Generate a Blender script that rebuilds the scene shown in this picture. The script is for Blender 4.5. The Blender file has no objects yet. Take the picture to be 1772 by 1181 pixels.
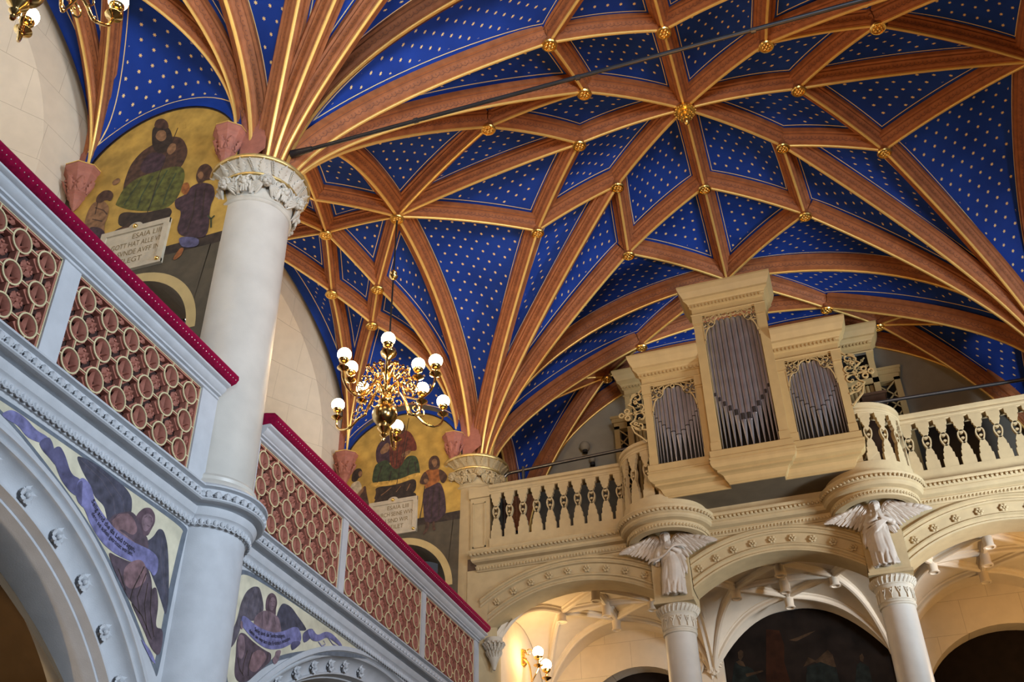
import bpy, bmesh, math, random
import numpy as np
from mathutils import Vector, Matrix
C = bpy.context.scene.collection
PI = math.pi
random.seed(7)
# ---------------------------------------------------------------- camera
F_PX, W_PX, H_PX, CAM_Z = 1794.967, 1772, 1181, 1.6
RC = np.array([[0.948864, 0.31523, -0.016942], [-0.19512, 0.543447, -0.816452], [-0.248163, 0.778007, 0.577165]])
cam_d = bpy.data.cameras.new('camera')
cam_d.sensor_width = 36.0
cam_d.lens = F_PX / W_PX * 36.0
cam_d.clip_end = 200
cam = bpy.data.objects.new('camera', cam_d)
C.objects.link(cam)
cam.matrix_world = Matrix(((RC[0][0], -RC[1][0], -RC[2][0], 0), (RC[0][1], -RC[1][1], -RC[2][1], 0), (RC[0][2], -RC[1][2], -RC[2][2], CAM_Z), (0, 0, 0, 1)))
bpy.context.scene.camera = cam
vs = bpy.context.scene.view_settings
vs.view_transform = 'Standard'
vs.look = 'None'
vs.gamma = 1
vs.exposure = -0.42
vs.use_curve_mapping = False
# ---------------------------------------------------------------- world and daylight
world = bpy.data.worlds.new('world')
bpy.context.scene.world = world
world.use_nodes = True
world.node_tree.nodes['Background'].inputs[0].default_value = (0.86, 0.87, 1.0, 1)
world.node_tree.nodes['Background'].inputs[1].default_value = 0.075


def area(name, loc, target, size, size_y, power, col):
    l = bpy.data.lights.new(name, 'AREA')
    l.shape = 'RECTANGLE'
    l.size, l.size_y, l.energy, l.color = size, size_y, power, col
    o = bpy.data.objects.new(name, l)
    o.location = loc
    o.rotation_euler = (Vector(target) - Vector(loc)).to_track_quat('-Z', 'Y').to_euler()
    C.objects.link(o)
    return o


# daylight of the tall windows: right aisle, and the choir behind the camera
area('daylight_right_aisle', (7.8, 10.0, 5.4), (2.2, 14.3, 8.3), 1.2, 3.0, 260, (0.78, 0.88, 1.0)).data.spread = math.radians(62)
area('daylight_right_front', (8.0, 2.5, 6.0), (-5.2, 6.8, 6.3), 2.4, 4.5, 460, (0.74, 0.86, 1.0)).data.spread = math.radians(76)
area('daylight_choir', (3.5, -4.0, 8.0), (-2.5, 6.0, 13.4), 3.0, 4.0, 330, (0.78, 0.88, 1.0)).data.spread = math.radians(66)
# added unseen fill panel: warm light from below on vault and organ front
area('warm_fill', (-0.2, 7.5, 6.4), (-0.9, 11.0, 13.0), 1.2, 1.2, 215, (1.0, 0.50, 0.15))


# ---------------------------------------------------------------- pixel rays used to measure the place
def ray(u, v):
    return RC.T @ np.array([u - 886.0, v - 590.5, F_PX])


def onx(u, v, x):
    d = ray(u, v); p = d * (x / d[0]); return (x, float(p[1]), float(p[2] + CAM_Z))


def ony(u, v, y):
    d = ray(u, v); p = d * (y / d[1]); return (float(p[0]), y, float(p[2] + CAM_Z))


def onz(u, v, z):
    d = ray(u, v); p = d * ((z - CAM_Z) / d[2]); return (float(p[0]), float(p[1]), z)


def pix(P):
    q = RC @ (np.array(P, float) - np.array([0, 0, CAM_Z]))
    if q[2] < 0.1: return (-9e9, -9e9)
    return (886 + F_PX * q[0] / q[2], 590.5 + F_PX * q[1] / q[2])


# ---------------------------------------------------------------- materials
def mat(name, col, rough=0.6, metal=0.0, noise=0.12, nscale=6.0, bump=0.0, bscale=40.0, spec=0.5, emit=0.0, ecol=None):
    m = bpy.data.materials.new(name)
    m.use_nodes = True
    nt = m.node_tree
    b = nt.nodes['Principled BSDF']
    b.inputs['Roughness'].default_value = rough
    b.inputs['Metallic'].default_value = metal
    b.inputs['Specular IOR Level'].default_value = spec
    tc = nt.nodes.new('ShaderNodeTexCoord')
    n = nt.nodes.new('ShaderNodeTexNoise')
    n.inputs['Scale'].default_value = nscale
    n.inputs['Detail'].default_value = 6
    nt.links.new(tc.outputs['Object'], n.inputs['Vector'])
    r = nt.nodes.new('ShaderNodeValToRGB')
    r.color_ramp.elements[0].position = 0.3
    r.color_ramp.elements[1].position = 0.7
    r.color_ramp.elements[0].color = tuple(c * (1 - noise) for c in col) + (1,)
    r.color_ramp.elements[1].color = tuple(min(1, c * (1 + noise)) for c in col) + (1,)
    nt.links.new(n.outputs['Fac'], r.inputs['Fac'])
    nt.links.new(r.outputs['Color'], b.inputs['Base Color'])
    if bump:
        n2 = nt.nodes.new('ShaderNodeTexNoise')
        n2.inputs['Scale'].default_value = bscale
        n2.inputs['Detail'].default_value = 8
        nt.links.new(tc.outputs['Object'], n2.inputs['Vector'])
        bp = nt.nodes.new('ShaderNodeBump')
        bp.inputs['Strength'].default_value = bump
        bp.inputs['Distance'].default_value = 0.01
        nt.links.new(n2.outputs['Fac'], bp.inputs['Height'])
        nt.links.new(bp.outputs['Normal'], b.inputs['Normal'])
    if emit:
        b.inputs['Emission Color'].default_value = tuple(ecol or col) + (1,)
        b.inputs['Emission Strength'].default_value = emit
    return m


def N(nt, typ, **kw):
    n = nt.nodes.new(typ)
    for k, v in kw.items():
        setattr(n, k, v)
    return n


def math_node(nt, op, a, b=None, c=None):
    n = nt.nodes.new('ShaderNodeMath')
    n.operation = op
    for i, x in enumerate((a, b, c)):
        if x is None: continue
        if isinstance(x, (int, float)): n.inputs[i].default_value = x
        else: nt.links.new(x, n.inputs[i])
    return n.outputs[0]


M = {}
M['stone_grey'] = mat('grey_stone', (0.50, 0.515, 0.54), 0.62, noise=0.07, bump=0.12, bscale=90)
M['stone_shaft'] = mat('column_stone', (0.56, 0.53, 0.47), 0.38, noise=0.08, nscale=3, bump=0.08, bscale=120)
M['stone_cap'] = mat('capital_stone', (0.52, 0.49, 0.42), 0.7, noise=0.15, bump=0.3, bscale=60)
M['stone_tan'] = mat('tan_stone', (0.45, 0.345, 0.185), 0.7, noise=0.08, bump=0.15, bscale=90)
M['organ_paint'] = mat('organ_cream_paint', (0.45, 0.31, 0.13), 0.5, noise=0.06, bump=0.05)
M['plaster'] = mat('cream_plaster', (0.66, 0.57, 0.44), 0.85, noise=0.04, bump=0.05)
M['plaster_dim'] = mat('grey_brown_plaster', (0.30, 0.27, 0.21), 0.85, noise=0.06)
M['terracotta'] = mat('terracotta', (0.36, 0.13, 0.088), 0.75, noise=0.14, nscale=14, bump=0.2)
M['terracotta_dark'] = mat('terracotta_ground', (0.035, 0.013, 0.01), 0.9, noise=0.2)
M['gilt_line'] = mat('cream_gilt_paint', (0.62, 0.52, 0.30), 0.55, noise=0.08)
M['gold'] = mat('gold_leaf', (0.95, 0.62, 0.18), 0.28, metal=1.0, noise=0.1, nscale=20, bump=0.15)
M['gold_paint'] = mat('gold_paint_lines', (0.90, 0.58, 0.17), 0.42, metal=0.45, noise=0.05)
M['brass'] = mat('polished_brass', (0.80, 0.55, 0.22), 0.16, metal=1.0, noise=0.08, nscale=9)
M['velvet'] = mat('crimson_velvet', (0.22, 0.002, 0.03), 0.9, noise=0.25, nscale=30, bump=0.1, spec=0.1)
M['velvet'].node_tree.nodes['Principled BSDF'].inputs['Sheen Weight'].default_value = 0.35
M['velvet'].node_tree.nodes['Principled BSDF'].inputs['Sheen Tint'].default_value = (1, 0.1, 0.3, 1)
M['pipe'] = mat('tin_pipe_metal', (0.62, 0.60, 0.60), 0.30, metal=0.9, noise=0.12, nscale=4)
M['pipe_mouth'] = mat('dark_pipe_mouth', (0.05, 0.04, 0.035), 0.5, metal=0.5)
M['dark'] = mat('dark_inside', (0.012, 0.010, 0.008), 0.9)
M['iron'] = mat('dark_iron', (0.05, 0.05, 0.055), 0.45, metal=0.7)
M['steel'] = mat('steel_tube', (0.20, 0.20, 0.20), 0.35, metal=0.9)
M['wood_dark'] = mat('dark_brown_wood', (0.07, 0.035, 0.018), 0.5, noise=0.3)
M['statue'] = mat('statue_stone', (0.46, 0.40, 0.33), 0.5, noise=0.1, bump=0.1, bscale=70)
M['brown_plaster'] = mat('brown_plaster', (0.13, 0.085, 0.045), 0.8, noise=0.1)
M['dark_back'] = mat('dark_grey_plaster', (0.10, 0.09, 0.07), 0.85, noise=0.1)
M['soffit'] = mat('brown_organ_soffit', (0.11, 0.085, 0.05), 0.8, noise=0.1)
M['stud'] = mat('pale_metal_stud', (0.8, 0.75, 0.7), 0.3, metal=0.5)
M['globe'] = mat('lit_glass_globe', (1, 0.9, 0.7), 0.3, emit=60.0, ecol=(1.0, 0.70, 0.36))


# ---------------------------------------------------------------- mesh builder
class MB:
    def __init__(s):
        s.v, s.f, s.m, s.uv = [], [], [], []

    def add(s, verts, faces, m=0, uvs=None):
        o = len(s.v)
        s.v += [tuple(float(c) for c in p) for p in verts]
        for i, f in enumerate(faces):
            s.f.append([k + o for k in f])
            s.m.append(m if isinstance(m, int) else m[i])
            s.uv.append(uvs[i] if uvs else None)
        return s

    def box(s, a, b, m=0):
        x0, y0, z0 = a; x1, y1, z1 = b
        v = [(x0, y0, z0), (x1, y0, z0), (x1, y1, z0), (x0, y1, z0), (x0, y0, z1), (x1, y0, z1), (x1, y1, z1), (x0, y1, z1)]
        return s.add(v, [(0, 3, 2, 1), (4, 5, 6, 7), (0, 1, 5, 4), (1, 2, 6, 5), (2, 3, 7, 6), (3, 0, 4, 7)], m)

    def grid(s, P, m=0, close_u=False, close_v=False, uv=None):
        nu, nv = len(P), len(P[0])
        vs_ = [p for row in P for p in row]
        fs, us = [], []
        for i in range(nu if close_u else nu - 1):
            for j in range(nv if close_v else nv - 1):
                a, b = (i + 1) % nu, (j + 1) % nv
                fs.append((i * nv + j, a * nv + j, a * nv + b, i * nv + b))
                if uv: us.append([uv[i][j], uv[a][j], uv[a][b], uv[i][b]])
        return s.add(vs_, fs, m, us if uv else None)

    def lathe(s, prof, c=(0, 0, 0), seg=32, m=0, a0=0.0, a1=2 * PI, ax=None):
        full = abs(a1 - a0 - 2 * PI) < 1e-6
        n = seg if full else seg + 1
        P = []
        for i in range(n):
            a = a0 + (a1 - a0) * i / seg
            P.append([(c[0] + r * math.cos(a), c[1] + r * math.sin(a), c[2] + z) for r, z in prof])
        mm = m
        if not isinstance(m, int):
            mm = [m[j] for i in range(n if full else n - 1) for j in range(len(prof) - 1)]
        return s.grid(P, mm, close_u=full)

    def tube(s, path, r, n=8, m=0, caps=True, closed=False, flat=1.0):
        P = [Vector(p) for p in path]
        k = len(P)
        rings = []
        up = Vector((0, 0, 1))
        prevx = None
        for i in range(k):
            if closed: t = P[(i + 1) % k] - P[i - 1]
            else: t = P[min(i + 1, k - 1)] - P[max(i - 1, 0)]
            if t.length < 1e-9: t = up.copy()
            t.normalize()
            if prevx is None:
                x = t.cross(up if abs(t.z) < 0.9 else Vector((1, 0, 0))).normalized()
            else:
                x = (prevx - t * prevx.dot(t))
                x = x.normalized() if x.length > 1e-6 else t.orthogonal().normalized()
            prevx = x
            y = t.cross(x)
            rr = r[i] if isinstance(r, (list, tuple)) else r
            rings.append([tuple(P[i] + x * math.cos(2 * PI * j / n) * rr + y * math.sin(2 * PI * j / n) * rr * flat) for j in range(n)])
        s.grid(rings, m, close_u=closed, close_v=True)
        if caps and not closed:
            s.add(rings[0], [tuple(range(n))], m)
            s.add(rings[-1], [tuple(reversed(range(n)))], m)
        return s

    def ball(s, c, r, m=0, nu=14, nv=9, sc=(1, 1, 1)):
        P = []
        for i in range(nu):
            a = 2 * PI * i / nu
            P.append([(c[0] + r * sc[0] * math.sin(PI * j / nv) * math.cos(a), c[1] + r * sc[1] * math.sin(PI * j / nv) * math.sin(a), c[2] - r * sc[2] * math.cos(PI * j / nv)) for j in range(nv + 1)])
        return s.grid(P, m, close_u=True)

    def prism(s, poly, fn, d0, d1, m=0):
        """poly of 2D points; fn(a, b, d) gives a 3D point; extruded from depth d0 to d1"""
        n = len(poly)
        v = [fn(a, b, d0) for a, b in poly] + [fn(a, b, d1) for a, b in poly]
        f = [tuple(range(n)), tuple(reversed(range(n, 2 * n)))] + [(i, n + i, n + (i + 1) % n, (i + 1) % n) for i in range(n)]
        return s.add(v, f, m)

    def strip(s, pts, w, fn, d0, d1, m=0, closed=False):
        """flat bar of width w along 2D points"""
        n = len(pts)
        L, R = [], []
        for i in range(n):
            if closed: a, b = pts[i - 1], pts[(i + 1) % n]
            else: a, b = pts[max(i - 1, 0)], pts[min(i + 1, n - 1)]
            dx, dy = b[0] - a[0], b[1] - a[1]
            q = math.hypot(dx, dy) or 1
            nx, ny = -dy / q * w / 2, dx / q * w / 2
            L.append((pts[i][0] + nx, pts[i][1] + ny)); R.append((pts[i][0] - nx, pts[i][1] - ny))
        rings = [[fn(*L[i], d0), fn(*R[i], d0), fn(*R[i], d1), fn(*L[i], d1)] for i in range(n)]
        s.grid(rings, m, close_u=closed, close_v=True)
        if not closed:
            s.add(rings[0], [(0, 1, 2, 3)], m); s.add(rings[-1], [(3, 2, 1, 0)], m)
        return s

    def build(s, name, mats, parent=None, smooth=True, angle=40, loc=None):
        me = bpy.data.meshes.new(name)
        o3 = Vector(loc) if loc is not None else Vector((0, 0, 0))
        vv = s.v if loc is None else [(p[0] - o3.x, p[1] - o3.y, p[2] - o3.z) for p in s.v]
        me.from_pydata(vv, [], s.f)
        if not isinstance(mats, (list, tuple)): mats = [mats]
        for k in mats: me.materials.append(M[k] if isinstance(k, str) else k)
        me.polygons.foreach_set('material_index', s.m)
        if any(u is not None for u in s.uv):
            ul = me.uv_layers.new(name='UVMap')
            li = 0
            data = np.zeros(len(me.loops) * 2, 'f')
            for f, u in zip(s.f, s.uv):
                for q in range(len(f)):
                    if u: data[2 * li], data[2 * li + 1] = u[q]
                    li += 1
            ul.data.foreach_set('uv', data)
        bm = bmesh.new(); bm.from_mesh(me)
        bmesh.ops.remove_doubles(bm, verts=bm.verts, dist=1e-5)
        bmesh.ops.recalc_face_normals(bm, faces=bm.faces)
        bm.to_mesh(me); bm.free()
        if smooth:
            me.shade_smooth(); me.set_sharp_from_angle(angle=math.radians(angle))
        o = bpy.data.objects.new(name, me)
        if loc is not None: o.location = o3
        C.objects.link(o)
        if parent is not None:
            o.parent = parent
            if loc is None: o.location = -Vector(parent_world(parent))
            else: o.location = o3 - Vector(parent_world(parent))
        return o


def parent_world(o):
    w = Vector(o.location); p = o.parent
    while p is not None:
        w += p.location; p = p.parent
    return w


def tag(o, label, cat=None, group=None, kind=None):
    if label: o['label'] = label
    if cat: o['category'] = cat
    if group: o['group'] = group
    if kind: o['kind'] = kind
    return o


def thing(name, label, cat, loc=(0, 0, 0), group=None, kind=None):
    o = bpy.data.objects.new(name, None)
    o.empty_display_size = 0.1
    o.location = loc
    C.objects.link(o)
    return tag(o, label, cat, group, kind)


def struct(o, label=None):
    o['kind'] = 'structure'
    if label: o['label'] = label
    return o


def arc(c, r, a0, a1, n):
    return [(c[0] + r * math.cos(a0 + (a1 - a0) * i / n), c[1] + r * math.sin(a0 + (a1 - a0) * i / n)) for i in range(n + 1)]
# ---------------------------------------------------------------- vault: star web between ribs
X0, Y0, HW, HL = -0.73, 11.08, 4.66, 3.63
ZS = 10.0
WEB = 0.23


def star_material():
    m = bpy.data.materials.new('starry_blue_web')
    m.use_nodes = True
    nt = m.node_tree
    b = nt.nodes['Principled BSDF']
    uv = N(nt, 'ShaderNodeUVMap'); uv.uv_map = 'UVMap'
    sp = N(nt, 'ShaderNodeSeparateXYZ'); nt.links.new(uv.outputs[0], sp.inputs[0])
    H, WD = 0.165, 0.19
    yv = math_node(nt, 'DIVIDE', sp.outputs[1], H)
    row = math_node(nt, 'FLOOR', yv)
    odd = math_node(nt, 'FLOORED_MODULO', row, 2.0)
    xv = math_node(nt, 'DIVIDE', sp.outputs[0], WD)
    xs = math_node(nt, 'MULTIPLY_ADD', odd, 0.5, xv)
    lx = math_node(nt, 'MULTIPLY', math_node(nt, 'SUBTRACT', math_node(nt, 'FRACT', xs), 0.5), WD)
    ly = math_node(nt, 'MULTIPLY', math_node(nt, 'SUBTRACT', math_node(nt, 'FRACT', yv), 0.5), H)
    r = math_node(nt, 'SQRT', math_node(nt, 'ADD', math_node(nt, 'MULTIPLY', lx, lx), math_node(nt, 'MULTIPLY', ly, ly)))
    a = math_node(nt, 'ARCTAN2', lx, ly)
    cs = math_node(nt, 'COSINE', math_node(nt, 'MULTIPLY', a, 6.0))
    rad = math_node(nt, 'MULTIPLY_ADD', cs, 0.0065, 0.0185)
    star = math_node(nt, 'LESS_THAN', r, rad)
    d = None
    for k in range(4):
        at = N(nt, 'ShaderNodeAttribute'); at.attribute_name = 'edge%d' % k
        d = at.outputs['Fac'] if d is None else math_node(nt, 'MINIMUM', d, at.outputs['Fac'])
    star = math_node(nt, 'MULTIPLY', star, math_node(nt, 'GREATER_THAN', d, 0.215))
    line = math_node(nt, 'MULTIPLY', math_node(nt, 'GREATER_THAN', d, 0.168), math_node(nt, 'LESS_THAN', d, 0.178))
    gold = math_node(nt, 'MAXIMUM', star, line)
    tc = N(nt, 'ShaderNodeTexCoord')
    no = N(nt, 'ShaderNodeTexNoise'); no.inputs['Scale'].default_value = 1.6; no.inputs['Detail'].default_value = 5
    nt.links.new(tc.outputs['Object'], no.inputs['Vector'])
    rp = N(nt, 'ShaderNodeValToRGB')
    rp.color_ramp.elements[0].position = 0.3; rp.color_ramp.elements[0].color = (0.004, 0.028, 0.20, 1)
    rp.color_ramp.elements[1].position = 0.7; rp.color_ramp.elements[1].color = (0.008, 0.046, 0.31, 1)
    nt.links.new(no.outputs['Fac'], rp.inputs['Fac'])
    mx = N(nt, 'ShaderNodeMix'); mx.data_type = 'RGBA'
    nt.links.new(gold, mx.inputs[0]); nt.links.new(rp.outputs[0], mx.inputs[6]); mx.inputs[7].default_value = (0.85, 0.62, 0.26, 1)
    nt.links.new(mx.outputs[2], b.inputs['Base Color'])
    nt.links.new(math_node(nt, 'MULTIPLY', gold, 0.15), b.inputs['Metallic'])
    b.inputs['Roughness'].default_value = 0.75
    b.inputs['Specular IOR Level'].default_value = 0.25
    return m


def rib_material():
    m = bpy.data.materials.new('painted_terracotta_rib')
    m.use_nodes = True
    nt = m.node_tree
    b = nt.nodes['Principled BSDF']
    uv = N(nt, 'ShaderNodeUVMap'); uv.uv_map = 'UVMap'
    sp = N(nt, 'ShaderNodeSeparateXYZ'); nt.links.new(uv.outputs[0], sp.inputs[0])
    u, v = sp.outputs[0], sp.outputs[1]
    # running scroll painted on the flat faces (v = height over the nose)
    wv = math_node(nt, 'MULTIPLY', math_node(nt, 'SINE', math_node(nt, 'MULTIPLY', u, 70.0)), 0.010)
    band = math_node(nt, 'ABSOLUTE', math_node(nt, 'SUBTRACT', math_node(nt, 'ADD', v, wv), 0.095))
    scroll = math_node(nt, 'LESS_THAN', band, 0.0055)
    s2 = math_node(nt, 'LESS_THAN', math_node(nt, 'ABSOLUTE', math_node(nt, 'SUBTRACT', v, 0.172)), 0.004)
    u3 = math_node(nt, 'ABSOLUTE', math_node(nt, 'SUBTRACT', math_node(nt, 'FRACT', math_node(nt, 'MULTIPLY', u, 18.0)), 0.5))
    dots = math_node(nt, 'MULTIPLY', math_node(nt, 'LESS_THAN', math_node(nt, 'ABSOLUTE', math_node(nt, 'SUBTRACT', v, 0.125)), 0.012), math_node(nt, 'LESS_THAN', u3, 0.16))
    pat = math_node(nt, 'MAXIMUM', math_node(nt, 'MAXIMUM', scroll, s2), math_node(nt, 'MULTIPLY', dots, 0.6))
    tc = N(nt, 'ShaderNodeTexCoord')
    no = N(nt, 'ShaderNodeTexNoise'); no.inputs['Scale'].default_value = 9; no.inputs['Detail'].default_value = 6
    nt.links.new(tc.outputs['Object'], no.inputs['Vector'])
    rp = N(nt, 'ShaderNodeValToRGB')
    rp.color_ramp.elements[0].position = 0.3; rp.color_ramp.elements[0].color = (0.25, 0.078, 0.023, 1)
    rp.color_ramp.elements[1].position = 0.7; rp.color_ramp.elements[1].color = (0.37, 0.122, 0.038, 1)
    nt.links.new(no.outputs['Fac'], rp.inputs['Fac'])
    mx = N(nt, 'ShaderNodeMix'); mx.data_type = 'RGBA'
    nt.links.new(math_node(nt, 'MULTIPLY', pat, 0.75), mx.inputs[0]); nt.links.new(rp.outputs[0], mx.inputs[6]); mx.inputs[7].default_value = (0.10, 0.035, 0.02, 1)
    nt.links.new(mx.outputs[2], b.inputs['Base Color'])
    n2 = N(nt, 'ShaderNodeTexNoise'); n2.inputs['Scale'].default_value = 60; n2.inputs['Detail'].default_value = 5
    nt.links.new(tc.outputs['Object'], n2.inputs['Vector'])
    bp = N(nt, 'ShaderNodeBump'); bp.inputs['Strength'].default_value = 0.35; bp.inputs['Distance'].default_value = 0.01
    nt.links.new(math_node(nt, 'SUBTRACT', n2.outputs['Fac'], pat), bp.inputs['Height'])
    nt.links.new(bp.outputs[0], b.inputs['Normal'])
    b.inputs['Roughness'].default_value = 0.7
    return m


M['web'] = star_material()
M['rib'] = rib_material()


def col_curve(c, n, k=1.38, n_=26, r0=0.30, zs=ZS):
    """rib from column centre c up to node n (nose line)"""
    c = np.array(c, float); n = np.array(n, float)
    d = n[:2] - c; D = np.linalg.norm(d); d /= D
    D -= r0
    if k >= 1.2:
        tt = np.linspace(0, 1, n_ + 1) ** 1.5
        return np.stack([c[0] + d[0] * (r0 + D * tt), c[1] + d[1] * (r0 + D * tt), zs + (n[2] - zs) * tt ** .65], 1)
    Dp = D * k
    s = math.sqrt(1 - ((Dp - D) / Dp) ** 2)
    Hc = (n[2] - zs) / s
    out = []
    for i in range(n_ + 1):
        t = (i / n_)
        # even steps along the arc
        a1 = math.acos((Dp - D) / Dp)
        a = a1 * t
        dd = Dp * (1 - math.cos(a)); z = zs + Hc * math.sin(a)
        out.append((c[0] + d[0] * (r0 + dd), c[1] + d[1] * (r0 + dd), z))
    return np.array(out)


def node_curve(a, b, sag=0.03, n_=26):
    a = np.array(a, float); b = np.array(b, float)
    L = np.linalg.norm(b - a)
    t = np.linspace(0, 1, n_ + 1)[:, None]
    p = a + (b - a) * t
    p[:, 2] += sag * L * 4 * (t * (1 - t))[:, 0]
    return p


def normals(P, flip_dir=None):
    T = np.gradient(P, axis=0)
    T /= np.linalg.norm(T, axis=1)[:, None] + 1e-12
    h = P[-1][:2] - P[0][:2]
    h = np.array([h[0], h[1], 0]); h /= np.linalg.norm(h) + 1e-12
    S = np.cross(T, np.array([0, 0, 1.0]))
    S0 = np.cross(h, np.array([0, 0, 1.0]))
    S = np.tile(S0, (len(P), 1))
    Nn = np.cross(S, T)
    return S, Nn


def resample(P, n_):
    d = np.r_[0, np.cumsum(np.linalg.norm(np.diff(P, axis=0), axis=1))]
    t = np.linspace(0, d[-1], n_ + 1)
    return np.stack([np.interp(t, d, P[:, k]) for k in range(3)], 1)


def up_curve(P, off=WEB):
    S, Nn = normals(P)
    q = P + Nn * off
    # at plain nodes the web simply sits above the node
    return q


RIB_PROF = [(0.0, 0.0), (0.014, 0.004), (0.021, 0.016), (0.017, 0.032), (0.030, 0.036), (0.034, 0.05), (0.056, 0.062), (0.066, 0.075), (0.074, 0.115), (0.092, 0.148), (0.108, 0.155), (0.112, 0.178), (0.140, 0.188), (0.145, 0.26)]


def rib_mesh(mb, P, w=1.0):
    S, Nn = normals(P)
    prof = [(-a * w, b) for a, b in reversed(RIB_PROF[1:])] + [(a * w, b) for a, b in RIB_PROF]
    d = np.r_[0, np.cumsum(np.linalg.norm(np.diff(P, axis=0), axis=1))]
    rows, uvs = [], []
    for i in range(len(P)):
        rows.append([tuple(P[i] + S[i] * a + Nn[i] * b) for a, b in prof])
        uvs.append([(d[i], b) for a, b in prof])
    mm = []
    for i in range(len(P) - 1):
        for j in range(len(prof) - 1):
            mm.append(1 if max(prof[j][1], prof[j + 1][1]) < 0.034 else 0)
    mb.grid(rows, mm, uv=uvs)


def dist_poly(Q, P):
    out = np.full(len(Q), 1e9)
    for a, b in zip(P[:-1], P[1:]):
        ab = b - a; L = (ab @ ab) + 1e-12
        t = np.clip(((Q - a) @ ab) / L, 0, 1)
        out = np.minimum(out, np.linalg.norm(Q - (a + t[:, None] * ab), axis=1))
    return out


class Cells:
    def __init__(s):
        s.v, s.f, s.e, s.uv = [], [], [], []

    def patch(s, G, sides):
        nu, nv = G.shape[:2]
        o = len(s.v)
        Q = G.reshape(-1, 3)
        E4 = [dist_poly(Q, sd) for sd in sides]
        while len(E4) < 4: E4.append(np.full(len(Q), 9.0))
        s.v += Q.tolist(); s.e += np.stack(E4, 1).tolist()
        # uv in metres: v along rows (i), u across centred
        ctr = G[:, nv // 2]
        L = np.r_[0, np.cumsum(np.linalg.norm(np.diff(ctr, axis=0), axis=1))]
        W = np.linalg.norm(np.diff(G, axis=1), axis=2)
        for i in range(nu):
            cw = np.r_[0, np.cumsum(W[i])]; cw -= cw[-1] / 2
            for j in range(nv): s.uv.append((cw[j], L[i] + 0.02))
        for i in range(nu - 1):
            for j in range(nv - 1):
                s.f.append((o + i * nv + j, o + (i + 1) * nv + j, o + (i + 1) * nv + j + 1, o + i * nv + j + 1))

    def tri(s, c1, c2, c3, bulge=0.10):
        """c1, c2 leave the apex; c3 joins their ends"""
        n = 26
        c1, c2, c3 = resample(c1, n), resample(c2, n), resample(c3, n)
        sv = np.linspace(0, 1, n + 1)
        G = np.zeros((n + 1, n + 1, 3))
        for i, t in enumerate(np.linspace(0, 1, n + 1)):
            base = (1 - sv)[:, None] * c1[i] + sv[:, None] * c2[i]
            end = (1 - sv)[:, None] * c1[-1] + sv[:, None] * c2[-1]
            G[i] = base + t ** 2 * (c3 - end)
        G = s.dome(G, bulge)
        s.patch(G, [c1, c2, c3])

    def quad(s, a, b, c, d, bulge=0.10):
        """a: p0->p1, b: p1->p2, c: p3->p2, d: p0->p3"""
        n = 22
        a, b, c, d = [resample(q, n) for q in (a, b, c, d)]
        t = np.linspace(0, 1, n + 1)
        G = np.zeros((n + 1, n + 1, 3))
        for i in range(n + 1):
            for j in range(n + 1):
                u, v = t[i], t[j]
                G[i, j] = (1 - v) * a[i] + v * c[i] + (1 - u) * d[j] + u * b[j] - ((1 - u) * (1 - v) * a[0] + u * (1 - v) * a[-1] + (1 - u) * v * c[0] + u * v * c[-1])
        G = s.dome(G, bulge)
        s.patch(G, [a, b, c, d])

    def dome(s, G, bulge):
        nu, nv = G.shape[:2]
        du = np.gradient(G, axis=0); dv = np.gradient(G, axis=1)
        nn = np.cross(du, dv); l = np.linalg.norm(nn, axis=2, keepdims=True); nn = nn / (l + 1e-9)
        if nn[nu // 2, nv // 2, 2] < 0: nn = -nn
        t = np.linspace(0, 1, nu)[:, None]; u = np.linspace(0, 1, nv)[None, :]
        w = np.linalg.norm(G[:, -1] - G[:, 0], axis=1)[:, None]
        k = 16 * 0.25 * (u * (1 - u)) * np.minimum(1, 4 * t * (1 - t)) if True else 0
        return G + nn * (k * w * bulge)[..., None]

    def build(s, name, parent):
        me = bpy.data.meshes.new(name)
        me.from_pydata(s.v, [], s.f)
        me.materials.append(M['web'])
        ul = me.uv_layers.new(name='UVMap')
        idx = np.zeros(len(me.loops), 'i'); me.loops.foreach_get('vertex_index', idx)
        ul.data.foreach_set('uv', np.array(s.uv, 'f')[idx].ravel())
        E = np.array(s.e, 'f')
        for k in range(4):
            at = me.attributes.new('edge%d' % k, 'FLOAT', 'POINT'); at.data.foreach_set('value', E[:, k].copy())
        me.shade_smooth()
        o = bpy.data.objects.new(name, me); C.objects.link(o)
        if parent: o.parent = parent
        return o


def visible(P, m=60):
    for p in P:
        u, v = pix(p)
        if -m < u < W_PX + m and -m < v < H_PX + m: return True
    return False


def vault(name, ribs, cells, label):
    root = thing(name, label, None, kind='structure')
    W = Cells()
    for kind, curves, bl in cells:
        if not visible(np.concatenate(curves), 200): continue
        (W.tri if kind == 't' else W.quad)(*curves, bulge=bl)
    W.build('vault_web', root)
    n = 0
    for P, w in ribs:
        if not visible(P): continue
        mb = MB(); rib_mesh(mb, P, w)
        mb.build('vault_rib', ['rib', 'gold_paint'], root); n += 1
    print('ribs', name, n)
    return root


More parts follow.
